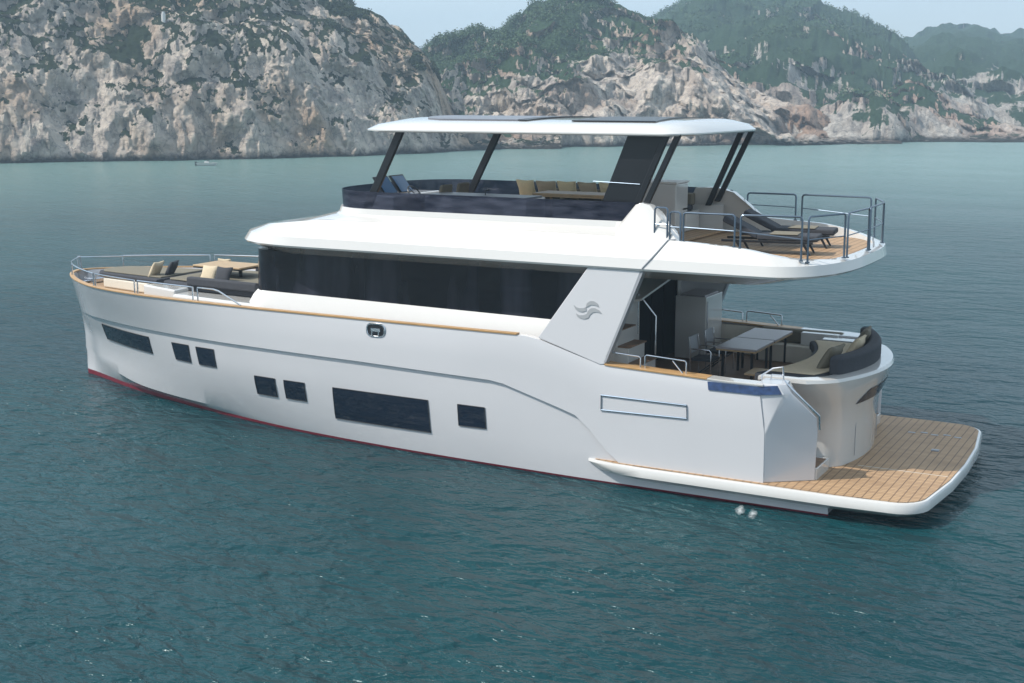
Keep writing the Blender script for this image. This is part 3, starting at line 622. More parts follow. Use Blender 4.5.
# wing plates with emblem
for s in (-1, 1):
    P = [(16.22, 2.86), (17.62, 2.44), (17.72, 2.46), (18.41, 4.345), (17.27, 4.345)]; yw = lambda z: 3.215-.066*(z-2.45)
    g = G().prism([(x, s*yw(z), z) for x, z in P], (0, -s*.16, 0)); wp = g.put('side_wing', 'hullgel', Y, bevel=.02)
    E_ = [[(0, .62), (.10, .53), (.22, .50), (.36, .52), (.44, .56), (.46, .42), (.33, .36), (.20, .37), (.08, .45)],
          [(.44, .56), (.47, .72), (.58, .82), (.72, .82), (.84, .74), (.90, .60), (.78, .66), (.62, .67), (.50, .58)],
          [(.52, .42), (.62, .54), (.76, .55), (.90, .48), (1.0, .36), (.86, .40), (.70, .38), (.60, .28)],
          [(.10, .28), (.22, .22), (.36, .24), (.48, .30), (.52, .42), (.60, .28), (.54, .14), (.40, .08), (.24, .11), (.14, .18)]]
    ev = G()
    for p in E_:
        ev.prism([(17.00+a*.62, s*(yw(3.28+c*.5)+.004), 3.28+c*.5) for a, c in p], (0, s*.008, 0))
    ev.put('emblem', 'logo', wp)
    G().prism([(17.70, s*yw(2.5), 2.5), (17.75, s*yw(2.5), 2.5), (18.46, s*yw(4.34), 4.34), (18.41, s*yw(4.34), 4.34)], (0, -s*.17, 0)).put('wing_edge', 'grey', wp)
    # long recessed boarding door frame in the topside
    fy_ = 3.248
    g = G().tube([(17.67, s*fy_, 1.84), (19.47, s*fy_, 1.83), (19.48, s*fy_, 1.57), (17.67, s*fy_, 1.54)], .018, 6, closed=True).put('door_outline', 'dsteel', Y)
    # oval hawse hole
    def ov(r1, r2, y): return [(12.3+r1*math.copysign(abs(math.cos(t))**.6, math.cos(t)), y, 2.69+r2*math.copysign(abs(math.sin(t))**.6, math.sin(t))) for t in [i*math.pi/12 for i in range(24)]]
    hh = G().tube(ov(.23, .14, s*3.205), .022, 6, closed=True).put('hawse_hole', 'steel', Y, smooth=True)
    G().prism(ov(.22, .13, s*3.2), (0, s*.012, 0)).put('hawse_plate', 'dark', hh)
    G().box(12.18, 12.42, min(s*3.205, s*3.222), max(s*3.205, s*3.222), 2.66, 2.73).box(12.19, 12.22, min(s*3.205, s*3.222), max(s*3.205, s*3.222), 2.58, 2.66).box(12.36, 12.39, min(s*3.205, s*3.222), max(s*3.205, s*3.222), 2.58, 2.66).put('hawse_cleat', 'steel', hh)

# ---- upper deck slab with overhang
rim = lambda x: lin([(7, 4.62), (8.2, 4.70), (10.6, 4.98), (18.4, 4.96), (19.2, 4.93), (20.4, 4.86), (21.2, 4.70), (21.7, 4.62), (23, 4.62)], x)
lv = [ring(8.2, 1.6, 21.1, 1.0, 2.44, 4.12, .6, .7), ring(7.56, 2.5, 22.08, 1.25, 3.12, 4.35, .62, .68), ring(7.52, 2.5, 22.12, 1.25, 3.14, 4.39, .62, .68), ring(7.64, 2.5, 22.08, 1.25, 3.08, lambda x: 4.58-.0*x, .62, .68),
      ring(8.05, 2.7, 21.98, 1.25, 2.86, rim, .62, .68), ring(8.3, 2.8, 21.86, 1.25, 2.74, rim, .62, .68), ring(8.35, 2.8, 21.85, 1.25, 2.72, 4.585, .62, .68)]
V, F = loft(lv); ud = mk('upper_deck', V, F, 'gel', Y, smooth=True, auto=11)
tk = ring(18.0, .3, 21.8, 1.2, 2.70, 4.59, .3, .68); V, F = loft([tk, [(x, y, 4.598) for x, y, z in tk]]); mk('aft_teak', V, F, 'teak', ud)
# flybridge coaming: sloping brow then upstand, hollow inside
def cring(xf, Lf, hw, z, e=.6): return ring(xf, Lf, 18.15, 0, hw, z, e)
out = [cring(8.5, 2.6, 2.80, lambda x: rim(x)-.06), cring(10.05, 1.55, 2.52, 5.06), cring(10.12, 1.5, 2.47, 5.10), cring(10.15, 1.5, 2.44, 5.22), cring(10.28, 1.45, 2.32, 5.22), cring(10.3, 1.45, 2.30, 4.66)]
# open strip: drop the straight closing side at the aft end
def openloft(rings):
    n = len(rings[0]); V = [p for r in rings for p in r]; F = []
    for i in range(len(rings)-1):
        for j in range(n):
            k = (j+1) % n
            if rings[0][j][0] > 18.1 and rings[0][k][0] > 18.1: continue
            F.append((i*n+j, i*n+k, (i+1)*n+k, (i+1)*n+j))
    return V, F
V, F = openloft(out); fc = mk('flybridge_coaming', V, F, 'gel', Y, smooth=True, auto=11)
ff = ring(10.25, 1.45, 18.2, 0, 2.32, 4.62); V, F = loft([ff, [(x, y, 4.66) for x, y, z in ff]]); mk('flybridge_floor', V, F, 'teak', Y)
# raked aft ends of the coaming
for s in (-1, 1):
    P = [(17.60, 5.08), (17.62, 5.2), (17.72, 5.22), (18.0, 5.56), (18.12, 5.60), (18.3, 5.56), (18.5, 5.42), (18.68, 5.2), (18.85, 5.06), (18.98, 4.95), (19.05, 4.9), (19.05, 4.8), (17.6, 4.8)]
    if s > 0: P = [(16.6, 4.6), (16.6, 5.3), (17.35, 5.3), (17.5, 5.6), (18.0, 5.62), (18.4, 5.52), (18.75, 5.25), (19.0, 4.95), (19.2, 4.6)]
    yo = lambda z: lin([(4.6, 2.78), (4.92, 2.78), (5.06, 2.535), (5.22, 2.47), (5.7, 2.42)], z)
    A = [(x, s*yo(z), z) for x, z in P]; B = [(x, s*(yo(z)-.2), z) for x, z in P]; k = len(P)
    g = G().add(A+B, [tuple(range(k))[::-1], tuple(range(k, 2*k))]+[(i, (i+1) % k, k+(i+1) % k, k+i) for i in range(k)])
    bm_ = bmesh.new(); vs = [bm_.verts.new(v) for v in g.V]; [bm_.faces.new([vs[i] for i in f]) for f in g.F]; bmesh.ops.triangulate(bm_, faces=[f for f in bm_.faces if len(f.verts) > 4])
    bm_.verts.index_update(); g = G().add([v.co[:] for v in bm_.verts], [[v.index for v in f.verts] for f in bm_.faces]); bm_.free()
    g.put('coaming_end', 'gel', Y, smooth=True, auto=40)
# seam between the coaming moulding and the deck overhang
for s in (-1, 1):
    G().tube([(19.0, s*2.78, 4.955), (18.86, s*2.87, 4.94), (18.62, s*3.085, 4.6), (18.45, s*3.145, 4.4)], .016, 6).put('moulding_seam', 'grey', Y)
# wrap round flybridge glass
def gring(z, d=0): return ring(10.20+d, 1.5, 17.72+ (z-5.22)*.75, 0, 2.41-d, z, .6)
def gl(z0, z1, d):
    a, b_ = gring(z0, d), gring(z1, d-.02); return a, b_
a, b_ = gl(5.2, 5.6, 0); c, d_ = gl(5.2, 5.6, .02)
n_ = len(a); V = a+b_+d_+c; F = []
for r_ in range(3):
    for j in range(n_):
        k = (j+1) % n_
        if a[j][0] > 17.5 and a[k][0] > 17.5: continue
        F.append((r_*n_+j, r_*n_+k, (r_+1)*n_+k, (r_+1)*n_+j))
mk('windscreen', V, F, 'tint', Y, smooth=True, auto=30)

# ---- hardtop
def hring(off, z, cam_=0):
    r = ring(11.12+off*1.6, 1.2, 19.02-off*.9, .45, 2.5-off, 0, .42, .35)
    return [(x, y, z+cam_*(1-(y/2.5)**2)+0) for x, y, _ in r]
lv = [hring(.35, 6.93), hring(.03, 6.90), hring(0, 6.925), hring(.0, 6.95), hring(.14, 7.05, .03), hring(.42, 7.11, .06)]
V, F = loft(lv, capb=False)
# cambered top skin
g = G().add(V, F)
rr = [hring(.42+ (2.08-.001)*k/6, 7.11+.0, .06+.02*k/6) for k in range(7)]
def topz(x, y): return 7.112+.085*(1-(y/2.5)**2)+0
n_ = len(rr[0]); base = hring(.42, 7.11, .06)
cx = [(15.7 if True else 0)]
rings_ = [base]
for k in range(1, 7):
    f_ = 1-k/6.5
    rings_.append([(15.7+(x-15.7)*(1-k*.02), y*f_, topz(15.7+(x-15.7)*(1-k*.02), y*f_)) for x, y, z in base])
V, F = loft(rings_, capa=False); g.add(V, F)
ht = g.put('hardtop', 'gel', Y, smooth=True, auto=30)
def roofpanel(name, x0, x1, hw, m, bulge=.0, fr=0):
    V = []; F = []; nx, ny = 18, 12
    for k in (0.028, 0.004):
        for i in range(nx+1):
            for j in range(ny+1):
                y = -hw+2*hw*j/ny; t = i/nx
                a = x0+fr*(1-math.sqrt(max(0, 1-(y/hw)**2))); b2 = x1+bulge*(-y/hw)
                x = a+(b2-a)*t; V.append((x, y, topz(x, y)+k))
    q = (nx+1)*(ny+1)
    for i in range(nx):
        for j in range(ny):
            a = i*(ny+1)+j; F += [(a, a+1, a+ny+2, a+ny+1), (q+a, q+a+ny+1, q+a+ny+2, q+a+1)]
    per = [i*(ny+1) for i in range(nx+1)]+[nx*(ny+1)+j for j in range(1, ny+1)]+[i*(ny+1)+ny for i in range(nx-1, -1, -1)]+[j for j in range(ny-1, 0, -1)]
    for i in range(len(per)):
        a, b2 = per[i], per[(i+1) % len(per)]; F.append((a, b2, q+b2, q+a))
    return mk(name, V, F, m, ht, smooth=True, auto=40)
roofpanel('sunroof_panel', 12.2, 15.0, 1.75, 'greypanel', .0, .9)
roofpanel('solar_panel', 16.3, 17.9, 1.85, 'panel', .25, 0)
roofpanel('vent_panel', 15.05, 15.25, 1.8, 'panel', 0, .0)
# posts
def post(name, a, b2, w=.20, t=.09):
    a = Vector(a); b2 = Vector(b2)
    q = lambda p: [p+Vector((-w/2, -t/2, 0)), p+Vector((w/2, -t/2, 0)), p+Vector((w/2, t/2, 0)), p+Vector((-w/2, t/2, 0))]
    return G().hexa(q(a), q(b2)).put(name, 'dark', Y, bevel=.015)
for s in (-1, 1):
    post('hardtop_post', (11.42, s*2.25, 5.1), (12.40, s*2.25, 6.93))
    post('hardtop_post', (17.80, s*2.25, 5.2), (18.56, s*2.25, 6.93), .13)
    post('hardtop_post', (18.02, s*2.25, 5.3), (18.80, s*2.25, 6.94), .13)
g = G(); a = [(16.98, -2.22, 5.1), (17.78, -2.22, 5.1), (17.78, -2.16, 5.1), (16.98, -2.16, 5.1)]; b2 = [(17.72, -2.22, 6.92), (18.50, -2.22, 6.92), (18.50, -2.16, 6.92), (17.72, -2.16, 6.92)]
g.hexa(a, b2).put('side_panel', 'dark', Y)
G().tube([(16.98, -2.24, 5.98), (18.0, -2.24, 5.95)], .008, 6).put('panel_rail', 'dsteel', Y)
# ---- rails on the upper deck
def rail(pts_feet, h, name='guard_rail', m='dsteel', r=.021, mids=(.5,), par=None):
    g = G()
    for a, b_ in zip(pts_feet, pts_feet[1:]): pass
    return g
zt = 5.50
def hoop_rail(a, b_, zt, m='dsteel', mids=(.5,), r=.02, name='guard_rail'):
    a = Vector(a); b_ = Vector(b_); g = G()
    A = Vector((a.x, a.y, zt)); B = Vector((b_.x, b_.y, zt)); d = (B-A).normalized(); rc = .06
    P = [a, A-Vector((0, 0, rc))]+[A+d*rc*(1-math.cos(R(t)))-Vector((0, 0, rc*(1-math.sin(R(t))))) for t in (30, 60, 90)]
    P += [B-d*rc*(1-math.cos(R(t)))-Vector((0, 0, rc*(1-math.sin(R(t))))) for t in (90, 60, 30)]+[B-Vector((0, 0, rc)), b_]
    g.tube(P, r)
    for f in mids: g.tube([a.lerp(A, f), b_.lerp(B, f)], r*.6, 6)
    for q in (a, b_): g.tube([q, q+Vector((0, 0, .02))], r*2.2, 10)
    return g.put(name, m, Y, smooth=True)
for s in (-1, 1):
    hoop_rail((19.15, s*2.80, 4.92), (20.18, s*2.82, 4.87), 5.48) if s < 0 else hoop_rail((18.55, s*2.80, 4.95), (19.68, s*2.82, 4.90), 5.48)
    hoop_rail((20.30, s*2.83, 4.86), (21.42, s*2.66, 4.66), 5.48) if s < 0 else hoop_rail((19.82, s*2.83, 4.88), (21.40, s*2.68, 4.66), 5.48)
    hoop_rail((21.52, s*2.58, 4.63), (21.93, s*1.55, 4.63), 5.48)
    hoop_rail((21.96, s*1.45, 4.63), (22.02, s*.06, 4.63), 5.48)
hoop_rail((18.50, -2.66, 4.9), (18.78, -2.70, 4.9), 5.55); 
hoop_rail((18.84, -2.72, 4.9), (19.08, -2.78, 4.9), 5.48)
# ---- bow rails
def foot(x, s=-1, d=.06): return (x, s*(sh(x)-d), 2.92)
def bow_rail(x0, x1, s, n=8, down=False, h=.31):
    g = G(); top = [];
    for i in range(n+1):
        x = x0+(x1-x0)*i/n; y = s*(sh(x)-.06); z = 2.92+h
        if down and i > n*.45: z = 2.92+h*(1-(i/n-.45)/.55)
        top.append((x, y, z))
    P = [foot(x0, s)]+[(top[0][0], top[0][1], top[0][2]-.04)]+top
    if not down: P.append(foot(x1, s))
    g.tube(P, .019)
    return g.put('bow_rail', 'steel', Y, smooth=True)
for s in (-1, 1):
    bow_rail(.95, 3.02, s); bow_rail(3.14, 4.88, s); bow_rail(5.0, 6.94, s); bow_rail(7.1, 8.45, s, down=True)
g = G().tube([(.26, -.05, 2.90), (.22, -.05, 3.26)], .022).tube([(.26, .05, 2.9), (.22, .05, 3.26)], .022).tube([(.22, -.05, 3.26), (.22, .05, 3.26)], .022)
g.tube([(.24, -.05, 3.25), (.62, -.66, 3.22), (.95, -.94, 3.22)], .014).tube([(.24, .05, 3.25), (.62, .66, 3.22), (.95, .94, 3.22)], .014)
g.put('jackstaff_post', 'steel', Y, smooth=True)
# ---- cockpit rails
def low_rail(x0, x1, s, z0=2.43, h=.27, brace=0):
    y = s*(sh(x0)-.12); g = G()
    g.tube([(x0, y, z0), (x0, y, z0+h-.03), (x0+.03, y, z0+h), (x1-.03, y, z0+h-.04), (x1, y, z0+h-.07), (x1, y, z0-.05)], .017)
    if brace: g.tube([(x1-.28, y, z0+h-.06), (x1-.06, y, z0-.03)], .015)
    return g.put('cockpit_rail', 'steel', Y, smooth=True)
for s in (-1, 1):
    low_rail(17.55, 18.43, s); low_rail(18.53, 19.38, s, brace=1)
g = G().tube([(20.78, -2.78, 2.36), (20.8, -2.78, 2.48), (21.0, -2.76, 2.62), (21.18, -2.74, 2.66), (21.2, -2.72, 2.36)], .018).tube([(20.95, -2.76, 2.36), (20.98, -2.76, 2.5), (21.2, -2.74, 2.5)], .015).put('boarding_handrail', 'steel', Y, smooth=True)

# ---- foredeck lounge mouldings (fixed) and their upholstery
def rbox(name, x0, x1, y0, y1, z0, z1, m, par=Y, bev=.05, seg=3): return G().box(x0, x1, y0, y1, z0, z1).put(name, m, par, bevel=bev, seg=seg)
def poly(name, P, z0, z1, m, par=Y, bev=.05, seg=3): return G().prism([(x, y, z0) for x, y in P], (0, 0, z1-z0)).put(name, m, par, bevel=bev, seg=seg)
b1 = poly('sunpad_base', [(1.75, -.62), (3.9, -1.02), (3.9, 1.02), (1.75, .62), (1.45, .3), (1.45, -.3)], 2.58, 2.86, 'cream')
poly('sunpad', [(1.6, -.62), (4.05, -1.05), (4.05, 1.15), (1.6, .62), (1.3, .3), (1.3, -.3)], 2.865, 2.99, 'charc', b1, .04)
poly('sunpad_top', [(1.65, -.5), (3.95, -.8), (3.95, 1.0), (1.65, .55), (1.4, .2), (1.4, -.2)], 2.99, 3.03, 'taupe', b1, .02)
b2 = poly('lounge_base', [(4.35, -1.25), (5.2, -1.45), (8.0, -1.75), (8.0, 1.75), (5.2, 1.45), (4.35, 1.25)], 2.58, 2.82, 'gel')
poly('lounge_seat', [(4.3, -1.1), (5.2, -1.3), (7.9, -1.5), (7.9, 1.5), (5.2, 1.3), (4.3, 1.1)], 2.82, 3.0, 'charc', b2, .06)
poly('lounge_cushion_pad', [(4.4, -.95), (5.2, -1.1), (7.8, -1.2), (7.8, 1.2), (5.2, 1.1), (4.4, .95)], 3.0, 3.06, 'taupe', b2, .03)
for s in (-1, 1): poly('lounge_backrest', [(5.4, s*1.25), (7.75, s*1.45), (7.75, s*1.62), (5.4, s*1.45)], 2.98, 3.2, 'charc', b2, .05)
poly('locker', [(4.15, -1.65), (5.55, -2.05), (5.55, -1.5), (4.3, -1.2)], 2.58, 2.95, 'gel')
poly('locker', [(4.15, 1.65), (5.55, 2.05), (5.55, 1.5), (4.3, 1.2)], 2.58, 2.95, 'gel')
poly('brow_moulding', [(5.5, -2.1), (8.3, -2.45), (8.3, -1.7), (5.5, -1.5)], 2.58, 2.86, 'gel', bev=.08)
poly('brow_moulding', [(5.5, 2.1), (8.3, 2.45), (8.3, 1.7), (5.5, 1.5)], 2.58, 2.86, 'gel', bev=.08)
G().box(.55, .95, -.18, .18, 2.58, 2.72).box(.62, .72, -.32, .32, 2.6, 2.66).put('windlass', 'steel', Y, bevel=.03)

# loose things on the foredeck
def pillow(name, loc, size, rot, m, label, group=None, cat='cushion'):
    bm = bmesh.new(); bmesh.ops.create_cube(bm, size=1); bmesh.ops.subdivide_edges(bm, edges=bm.edges, cuts=5, use_grid_fill=True)
    for v in bm.verts:
        x, y, z = v.co*2
        k = (1-abs(x)**3)*(1-abs(y)**3)
        pinch = 1-.10*(1-min(1, abs(x)))*(abs(y) > .99)-.10*(1-min(1, abs(y)))*(abs(x) > .99)
        v.co = Vector((x*.5*pinch, y*.5*pinch, z*.5*(.22+.78*k**.5)))
    me = bpy.data.meshes.new(name); bm.to_mesh(me); bm.free(); me.materials.append(M[m])
    for p in me.polygons: p.use_smooth = True
    o = bpy.data.objects.new(name, me); COL.objects.link(o); o.location = loc; o.scale = size; o.rotation_euler = [R(a) for a in rot]
    return tag(o, label, cat, group)
pillow('cushion', (3.55, -.52, 3.17), (.46, .46, .16), (0, -62, 10), 'beige', 'beige cushion leaning at the aft port corner of the foredeck sunpad', 'foredeck cushions')
pillow('cushion', (3.85, -.25, 3.18), (.46, .46, .16), (0, -62, 20), 'charc', 'charcoal cushion behind the beige one on the foredeck sunpad', 'foredeck cushions')
pillow('cushion', (5.55, -.75, 3.2), (.46, .46, .16), (60, 0, 5), 'beige', 'beige cushion on the port side of the foredeck sofa beside the table', 'foredeck cushions')
pillow('cushion', (6.05, -.8, 3.2), (.46, .46, .16), (60, 0, 5), 'charc', 'charcoal cushion on the foredeck sofa next to the deckhouse glass', 'foredeck cushions')
pillow('cushion', (4.7, .95, 3.2), (.4, .4, .14), (-55, 0, 5), 'beige', 'small beige cushion on the far side of the foredeck table', 'foredeck cushions')
def table(name, x0, x1, y0, y1, zf, zt_, mtop, label, legs=4, mleg='dark', edge=None, cat='table', group=None, lt=.05):
    t = empty(name, ((x0+x1)/2, (y0+y1)/2, zf)); tag(t, label, cat, group); a, b_ = (x1-x0)/2, (y1-y0)/2; h = zt_-zf
    G().box(-a, a, -b_, b_, h-.045, h).put('tabletop', mtop, t, bevel=.012)
    if edge: G().box(-a+.01, a-.01, -b_+.01, b_-.01, h-.08, h-.046).put('table_apron', edge, t)
    if legs == 4:
        for sx in (-1, 1):
            for sy in (-1, 1):
                G().box(sx*(a-.13)-lt/2, sx*(a-.13)+lt/2, sy*(b_-.13)-lt/2, sy*(b_-.13)+lt/2, 0, h-.05).put('leg', mleg, t, bevel=.006)
    else:
        for sx in (-1, 1):
            G().tube([(sx*a*.5, 0, 0), (sx*a*.5, 0, h-.05)], lt, 12).put('pedestal', mleg, t, smooth=True)
    return t
table('foredeck_table', 4.75, 6.3, -.45, .55, 3.06, 3.36, 'wood', 'low wooden table in the middle of the foredeck sofa', legs=2, edge='dark')

# ---- cockpit furniture
T1 = table('dining_table', 18.92, 19.82, -.15, 1.12, 1.7, 2.42, 'greytop', 'grey dining table with dark legs nearest the port side of the aft cockpit', edge='wood', group='cockpit dining tables')
T2 = table('dining_table', 18.92, 19.82, 1.17, 2.5, 1.7, 2.42, 'greytop', 'grey dining table farther from the port side of the aft cockpit', edge='wood', group='cockpit dining tables')
def chair(name, loc, rz, label, group):
    c = empty(name, loc, rz); tag(c, label, 'chair', group)
    G().box(-.24, .24, -.24, .24, .40, .46).put('seat', 'charc', c, bevel=.02)
    for s in (-1, 1):
        G().tube([(.22, s*.26, 0), (.22, s*.26, .62), (.18, s*.26, .66), (-.24, s*.26, .66), (-.27, s*.26, .9)], .014, 8).put('arm_frame', 'steel', c, smooth=True)
        G().tube([(-.24, s*.26, 0), (-.24, s*.26, .66)], .014, 8).put('leg', 'steel', c, smooth=True)
        G().tube([(-.24, s*.2, .02), (.22, -s*.2, .38)], .01, 6).put('cross_brace', 'dark', c, smooth=True)
    G().hexa([(-.27, -.25, .55), (-.25, -.25, .55), (-.25, .25, .55), (-.27, .25, .55)], [(-.31, -.25, .9), (-.29, -.25, .9), (-.29, .25, .9), (-.31, .25, .9)]).put('backrest', 'grey', c)
    G().tube([(.22, -.26, .4), (.22, .26, .4)], .012, 6).put('front_bar', 'steel', c, smooth=True)
    return c
chair('dining_chair', (18.68, -.1, 1.7), 0, 'folding chair with steel frame at the forward side of the nearer cockpit table', 'cockpit chairs')
chair('dining_chair', (18.68, .85, 1.7), 0, 'folding chair with steel frame beside the bar cabinet, behind the nearest chair', 'cockpit chairs')
# bar cabinet
bc = rbox('bar_cabinet', 17.25, 18.0, 1.75, 2.85, 1.7, 3.15, 'gel', Y, .02)
rbox('cabinet_top', 17.33, 17.93, 1.85, 2.75, 3.15, 3.18, 'greytop', bc, .008)
G().tube([(18.01, 1.82, 1.75), (18.01, 1.82, 3.05)], .012, 6).put('cabinet_handle', 'steel', bc)
# stairs to the flybridge on the port side
st = G()
for k in range(6):
    x1 = 18.38-k*.25; st.box(x1-.29, x1, -2.4, -1.55, 1.7, 2.04+k*.32-.03)
st = st.put('flybridge_stairs', 'gel', Y, bevel=.015)
for k in range(6):
    x1 = 18.38-k*.25; G().box(x1-.27, x1+.03, -2.38, -1.52, 2.04+k*.32-.028, 2.04+k*.32).put('stair_tread', 'teakd', st, bevel=.006)
G().tube([(18.1, -1.5, 2.4), (18.1, -1.5, 3.2), (17.3, -1.5, 4.1)], .018).tube([(17.7, -1.5, 2.8), (17.7, -1.5, 3.65)], .014).put('stair_handrail', 'steel', Y, smooth=True)
G().hexa([(16.99, -1.8, 3.35), (17.9, -1.8, 3.55), (17.9, .9, 3.95), (16.99, .9, 3.95)], [(16.99, -1.8, 3.4), (17.9, -1.8, 3.6), (17.9, .9, 4.0), (16.99, .9, 4.0)]).put('stair_housing', 'gel', Y, bevel=.01)
# cockpit sofa along the transom and starboard side
so = empty('unused'); bpy.data.objects.remove(so)
def arc_pad(y0, y1, xo, k, w, z0, z1, n=20):
    A = [(xo-k*y*y, y) for y in [y0+(y1-y0)*i/n for i in range(n+1)]]; B = [(x-w, y) for x, y in A]
    return A+B[::-1]
sb = poly('sofa_base', arc_pad(-1.75, 1.95, 22.0, .12, 1.15, 0, 0), 1.7, 2.12, 'gel', Y, .03)
poly('seat_cushion', arc_pad(-1.95, 1.95, 22.0, .13, 1.15, 0, 0), 2.12, 2.34, 'charc', sb, .06)
poly('seat_top', arc_pad(-1.75, 1.9, 21.9, .13, .95, 0, 0), 2.34, 2.37, 'beige', sb, .02)
poly('back_bolster', arc_pad(-1.55, 2.2, 22.28, .13, .26, 0, 0), 2.3, 2.72, 'charc', sb, .09, 4)
sb2 = rbox('side_sofa_base', 19.0, 20.9, 2.35, 2.9, 1.7, 2.1, 'cream', Y, .03)
rbox('side_back_cushion', 19.0, 20.9, 2.7, 2.88, 2.1, 2.42, 'taupe', sb2, .05)
rbox('galley_unit', 20.0, 20.85, 2.5, 3.0, 2.1, 2.40, 'gel', Y, .02)
pillow('cushion', (21.6, -.95, 2.56), (.62, .55, .2), (0, -58, -12), 'taupe', 'taupe back cushion at the port end of the stern sofa', 'stern sofa cushions')
pillow('cushion', (21.82, .05, 2.58), (.62, .6, .2), (0, -60, 0), 'beige', 'beige back cushion in the middle of the stern sofa', 'stern sofa cushions')
pillow('cushion', (21.7, 1.15, 2.58), (.62, .6, .2), (0, -60, 8), 'taupe', 'taupe back cushion at the far end of the stern sofa', 'stern sofa cushions')
rbox('wooden_step', 19.0, 20.6, -.95, -.45, 2.08, 2.13, 'wood', Y, .01)
bpy.data.objects.remove(bpy.data.objects['wooden_step'])
table('side_bench', 19.9, 20.6, -1.15, -.5, 1.7, 2.12, 'wood', 'small low wooden bench between the dining table and the stern sofa', lt=.04, cat='bench')

# ---- flybridge furniture
fz = 4.66
hc = poly('helm_console', [(10.7, -1.1), (11.5, -1.2), (11.5, .9), (10.7, .8)], fz, 5.42, 'gel', Y, .06)
for k, yy in enumerate((-.62, .05)):
    a = math.radians(35)
    g = G().hexa([(11.000, yy-.28, 5.42), (11.060, yy-.28, 5.40), (11.060, yy+.28, 5.40), (11.000, yy+.28, 5.42)], [(10.700, yy-.28, 5.80), (10.760, yy-.28, 5.82), (10.760, yy+.28, 5.82), (10.700, yy+.28, 5.80)])
    dsp = g.put('display', 'dark', hc, bevel=.01)
    G().hexa([(11.065, yy-.24, 5.44), (11.070, yy-.24, 5.44), (11.070, yy+.24, 5.44), (11.065, yy+.24, 5.44)], [(10.780, yy-.24, 5.79), (10.785, yy-.24, 5.79), (10.785, yy+.24, 5.79), (10.780, yy+.24, 5.79)]).put('screen', 'screen', dsp)
wc_ = Vector((11.700, -.62, 5.44)); g = G()
ax = Vector((.75, 0, .55)).normalized(); u_ = Vector((0, 1, 0)); v_ = ax.cross(u_)
g.tube([wc_+(u_*math.cos(t)+v_*math.sin(t))*.22 for t in [i*math.pi/12 for i in range(24)]], .016, 8, closed=True)
for t in (0, 2.1, 4.2): g.tube([wc_, wc_+(u_*math.cos(t)+v_*math.sin(t))*.22], .01, 6)
g.tube([wc_, wc_-ax*.25], .02, 8); g.put('steering_wheel', 'dark', hc, smooth=True)
for yy in (-.62, .15):
    hs_ = empty('helm_seat', (12.25, yy, fz)); tag(hs_, 'taupe pedestal helm seat on the port side of the flybridge' if yy < 0 else 'taupe pedestal helm seat on the far side of the flybridge', 'seat', 'helm seats')
    G().tube([(0, 0, 0), (0, 0, .5)], .05, 10).put('pedestal', 'steel', hs_, smooth=True)
    G().box(-.25, .25, -.25, .25, .5, .62).put('seat', 'taupe', hs_, bevel=.04)
    G().hexa([(.18, -.25, .6), (.28, -.25, .6), (.28, .25, .6), (.18, .25, .6)], [(.26, -.23, 1.02), (.36, -.23, 1.02), (.36, .23, 1.02), (.26, .23, 1.02)]).put('backrest', 'taupe', hs_, bevel=.04)
bar = rbox('wet_bar', 12.6, 15.15, -1.65, -.75, fz, 5.50, 'gel', Y, .03)
rbox('bar_counter', 12.65, 15.1, -1.6, -.8, 5.502, 5.53, 'greypanel', bar, .008)
G().tube([(13.9, -1.2, 5.53), (13.9, -1.2, 5.62), (14.0, -1.2, 5.64)], .012, 6).put('tap', 'dark', bar)
fs = poly('flybridge_sofa', [(13.6, 1.4), (17.6, 1.4), (17.6, 2.25), (13.6, 2.25)], fz, 5.1, 'gel', Y, .03)
rbox('seat_cushion', 13.7, 17.5, 1.4, 2.1, 5.1, 5.22, 'charc', fs, .04)
rbox('back_cushion', 13.7, 17.5, 2.05, 2.25, 5.2, 5.48, 'taupe', fs, .05)
ftb = table('flybridge_table', 14.3, 16.5, .25, 1.1, fz, 5.5, 'wood', 'long wooden dining table amidships on the flybridge', legs=4, mleg='wood', edge='wood')
for k in range(7):
    pillow('cushion', (13.3+k*.55, 1.9, 5.46), (.50, .46, .16), (-68+5*(k % 2), 0, (-8, 6, -3)[k % 3]), 'sand' if k % 2 == 0 else 'beige',
        ['sand coloured cushion nearest the helm on the flybridge sofa', 'beige cushion second from the helm on the flybridge sofa', 'sand coloured cushion third from the helm on the flybridge sofa', 'beige cushion in the middle of the row on the flybridge sofa', 'sand coloured cushion third from the aft end of the flybridge sofa', 'beige cushion second from the aft end of the flybridge sofa', 'sand coloured cushion at the aft end of the flybridge sofa'][k], 'flybridge sofa cushions')
aft = rbox('aft_locker', 16.6, 17.5, 1.0, 1.75, 4.6, 5.75, 'gel', Y, .03)
rbox('locker_lid', 16.58, 17.52, .98, 1.77, 5.752, 5.79, 'matte', aft, .01)
G().hexa([(17.5, 2.43, 5.32), (18.15, 2.43, 5.30), (18.15, 2.452, 5.30), (17.5, 2.452, 5.32)], [(17.5, 2.43, 5.57), (18.32, 2.43, 5.56), (18.32, 2.452, 5.56), (17.5, 2.452, 5.57)]).put('coaming_window', 'blueglass', Y)
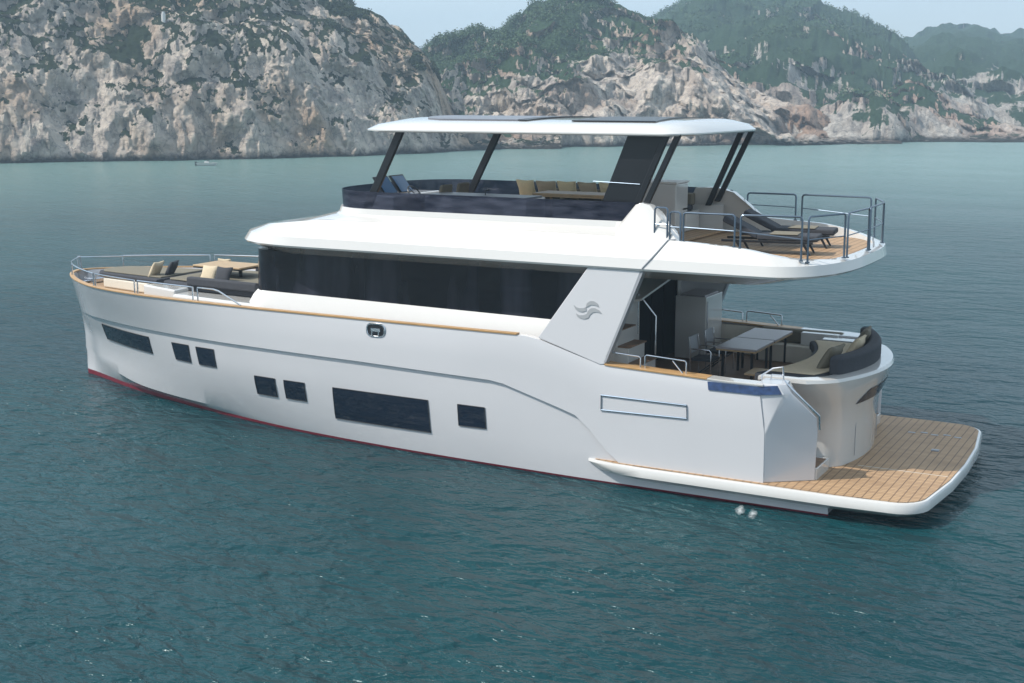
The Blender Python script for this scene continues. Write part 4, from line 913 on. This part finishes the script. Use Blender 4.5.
# sun loungers on the aft upper deck
def lounger(loc, rz, label):
    c = empty('sun_lounger', loc, rz); tag(c, label, 'sun lounger', 'loungers on the aft upper deck')
    for s in (-1, 1):
        G().box(-.95, .85, s*.30-.02, s*.30+.02, .22, .27).put('side_frame', 'dark', c, bevel=.008)
        for x in (-.6, .7): G().hexa([(x+.08, s*.30-.02, 0), (x+.12, s*.30-.02, 0), (x+.12, s*.30+.02, 0), (x+.08, s*.30+.02, 0)], [(x-.06, s*.30-.02, .22), (x, s*.30-.02, .22), (x, s*.30+.02, .22), (x-.06, s*.30+.02, .22)]).put('leg', 'dark', c)
    G().box(-.25, .95, -.31, .31, .27, .39).put('mattress', 'charc', c, bevel=.04, seg=3)
    G().hexa([(-.95, -.3, .62), (-.25, -.3, .28), (-.25, .3, .28), (-.95, .3, .62)], [(-.90, -.3, .74), (-.22, -.3, .39), (-.22, .3, .39), (-.90, .3, .74)]).put('backrest', 'charc', c, bevel=.035, seg=3)
    G().box(.0, .55, -.312, .312, .392, .405).put('light_patch', 'taupe', c, bevel=.004)  # paler slab paints a light patch between the shadows on the mattress
    return c
lounger((20.35, -1.05, 4.6), R(8), 'dark sun lounger nearest the port rail of the aft upper deck')
lounger((20.3, .35, 4.6), R(8), 'dark sun lounger farther from the port rail of the aft upper deck')

# ---- small motor boat far off under the near cliff
bt = empty("motorboat", (-71.5, 87.7, 0), R(30)); bt.scale = (.75, .75, .75); tag(bt, 'tiny white motorboat in front of the near cliff', 'boat')
def small_hull():
    lv = []
    for z, L_, w_ in ((-.15, 1.0, .15), (.1, 1.35, .42), (.38, 1.55, .55)):
        lv.append([(-L_, -w_*.85, z), (0, -w_, z), (L_*.6, -w_*.72, z), (L_*1.05, 0, z+.06*(z > 0)), (L_*.6, w_*.72, z), (0, w_, z), (-L_, w_*.85, z)])
    return loft(lv)
mk('hull', *small_hull(), 'gel', bt)
G().box(-.3, .35, -.3, .3, .38, .62).put('console', 'gel', bt, bevel=.04)
G().hexa([(.3, -.28, .6), (.34, -.28, .6), (.34, .28, .6), (.3, .28, .6)], [(.12, -.24, .82), (.16, -.24, .82), (.16, .24, .82), (.12, .24, .82)]).put('windscreen', 'navy', bt)
G().box(-1.7, -1.45, -.12, .12, .0, .55).put('outboard_motor', 'dark', bt, bevel=.03)

# white marker tower on the near cliff
best = min(nearV, key=lambda p: abs(math.degrees(math.atan2(p.x-CAM.x, p.y-CAM.y))+42.55)*3+abs(p.z-16.9)+(5 if p.z < 15 else 0))
tw = empty('marker_tower', (best.x, best.y, best.z-.3)); tag(tw, 'tiny white marker tower high on the near cliff', 'tower')
G().tube([(0, 0, 0), (0, 0, 1.1)], .28, 12).put('tower_body', 'gel', tw)
G().tube([(0, 0, 1.1), (0, 0, 1.35)], .2, 12).put('tower_cap', 'gel', tw)
# cooling water outlet: broken foam lying on the sea beside the hull
for k, (x0, y0) in enumerate(((20.72, -3.62), (21.0, -3.72))):
    V = []; F = []
    for a in range(13):
        for b2 in range(13):
            u, v = a/6-1, b2/6-1; V.append((u, v, .02+.03*noise.noise(Vector((u*3, v*3, k*5)))))
    for a in range(12):
        for b2 in range(12): q = a*13+b2; F.append((q, q+1, q+14, q+13))
    o = mk('foam_patch', V, F, 'foam', None, smooth=True); o.location = (x0, y0, .01); o.scale = (.17, .55, 1); o.rotation_euler = (0, 0, R(12))
    tag(o, 'broken white foam on the water below the hull side near the stern', 'foam', 'cooling water foam', 'stuff')
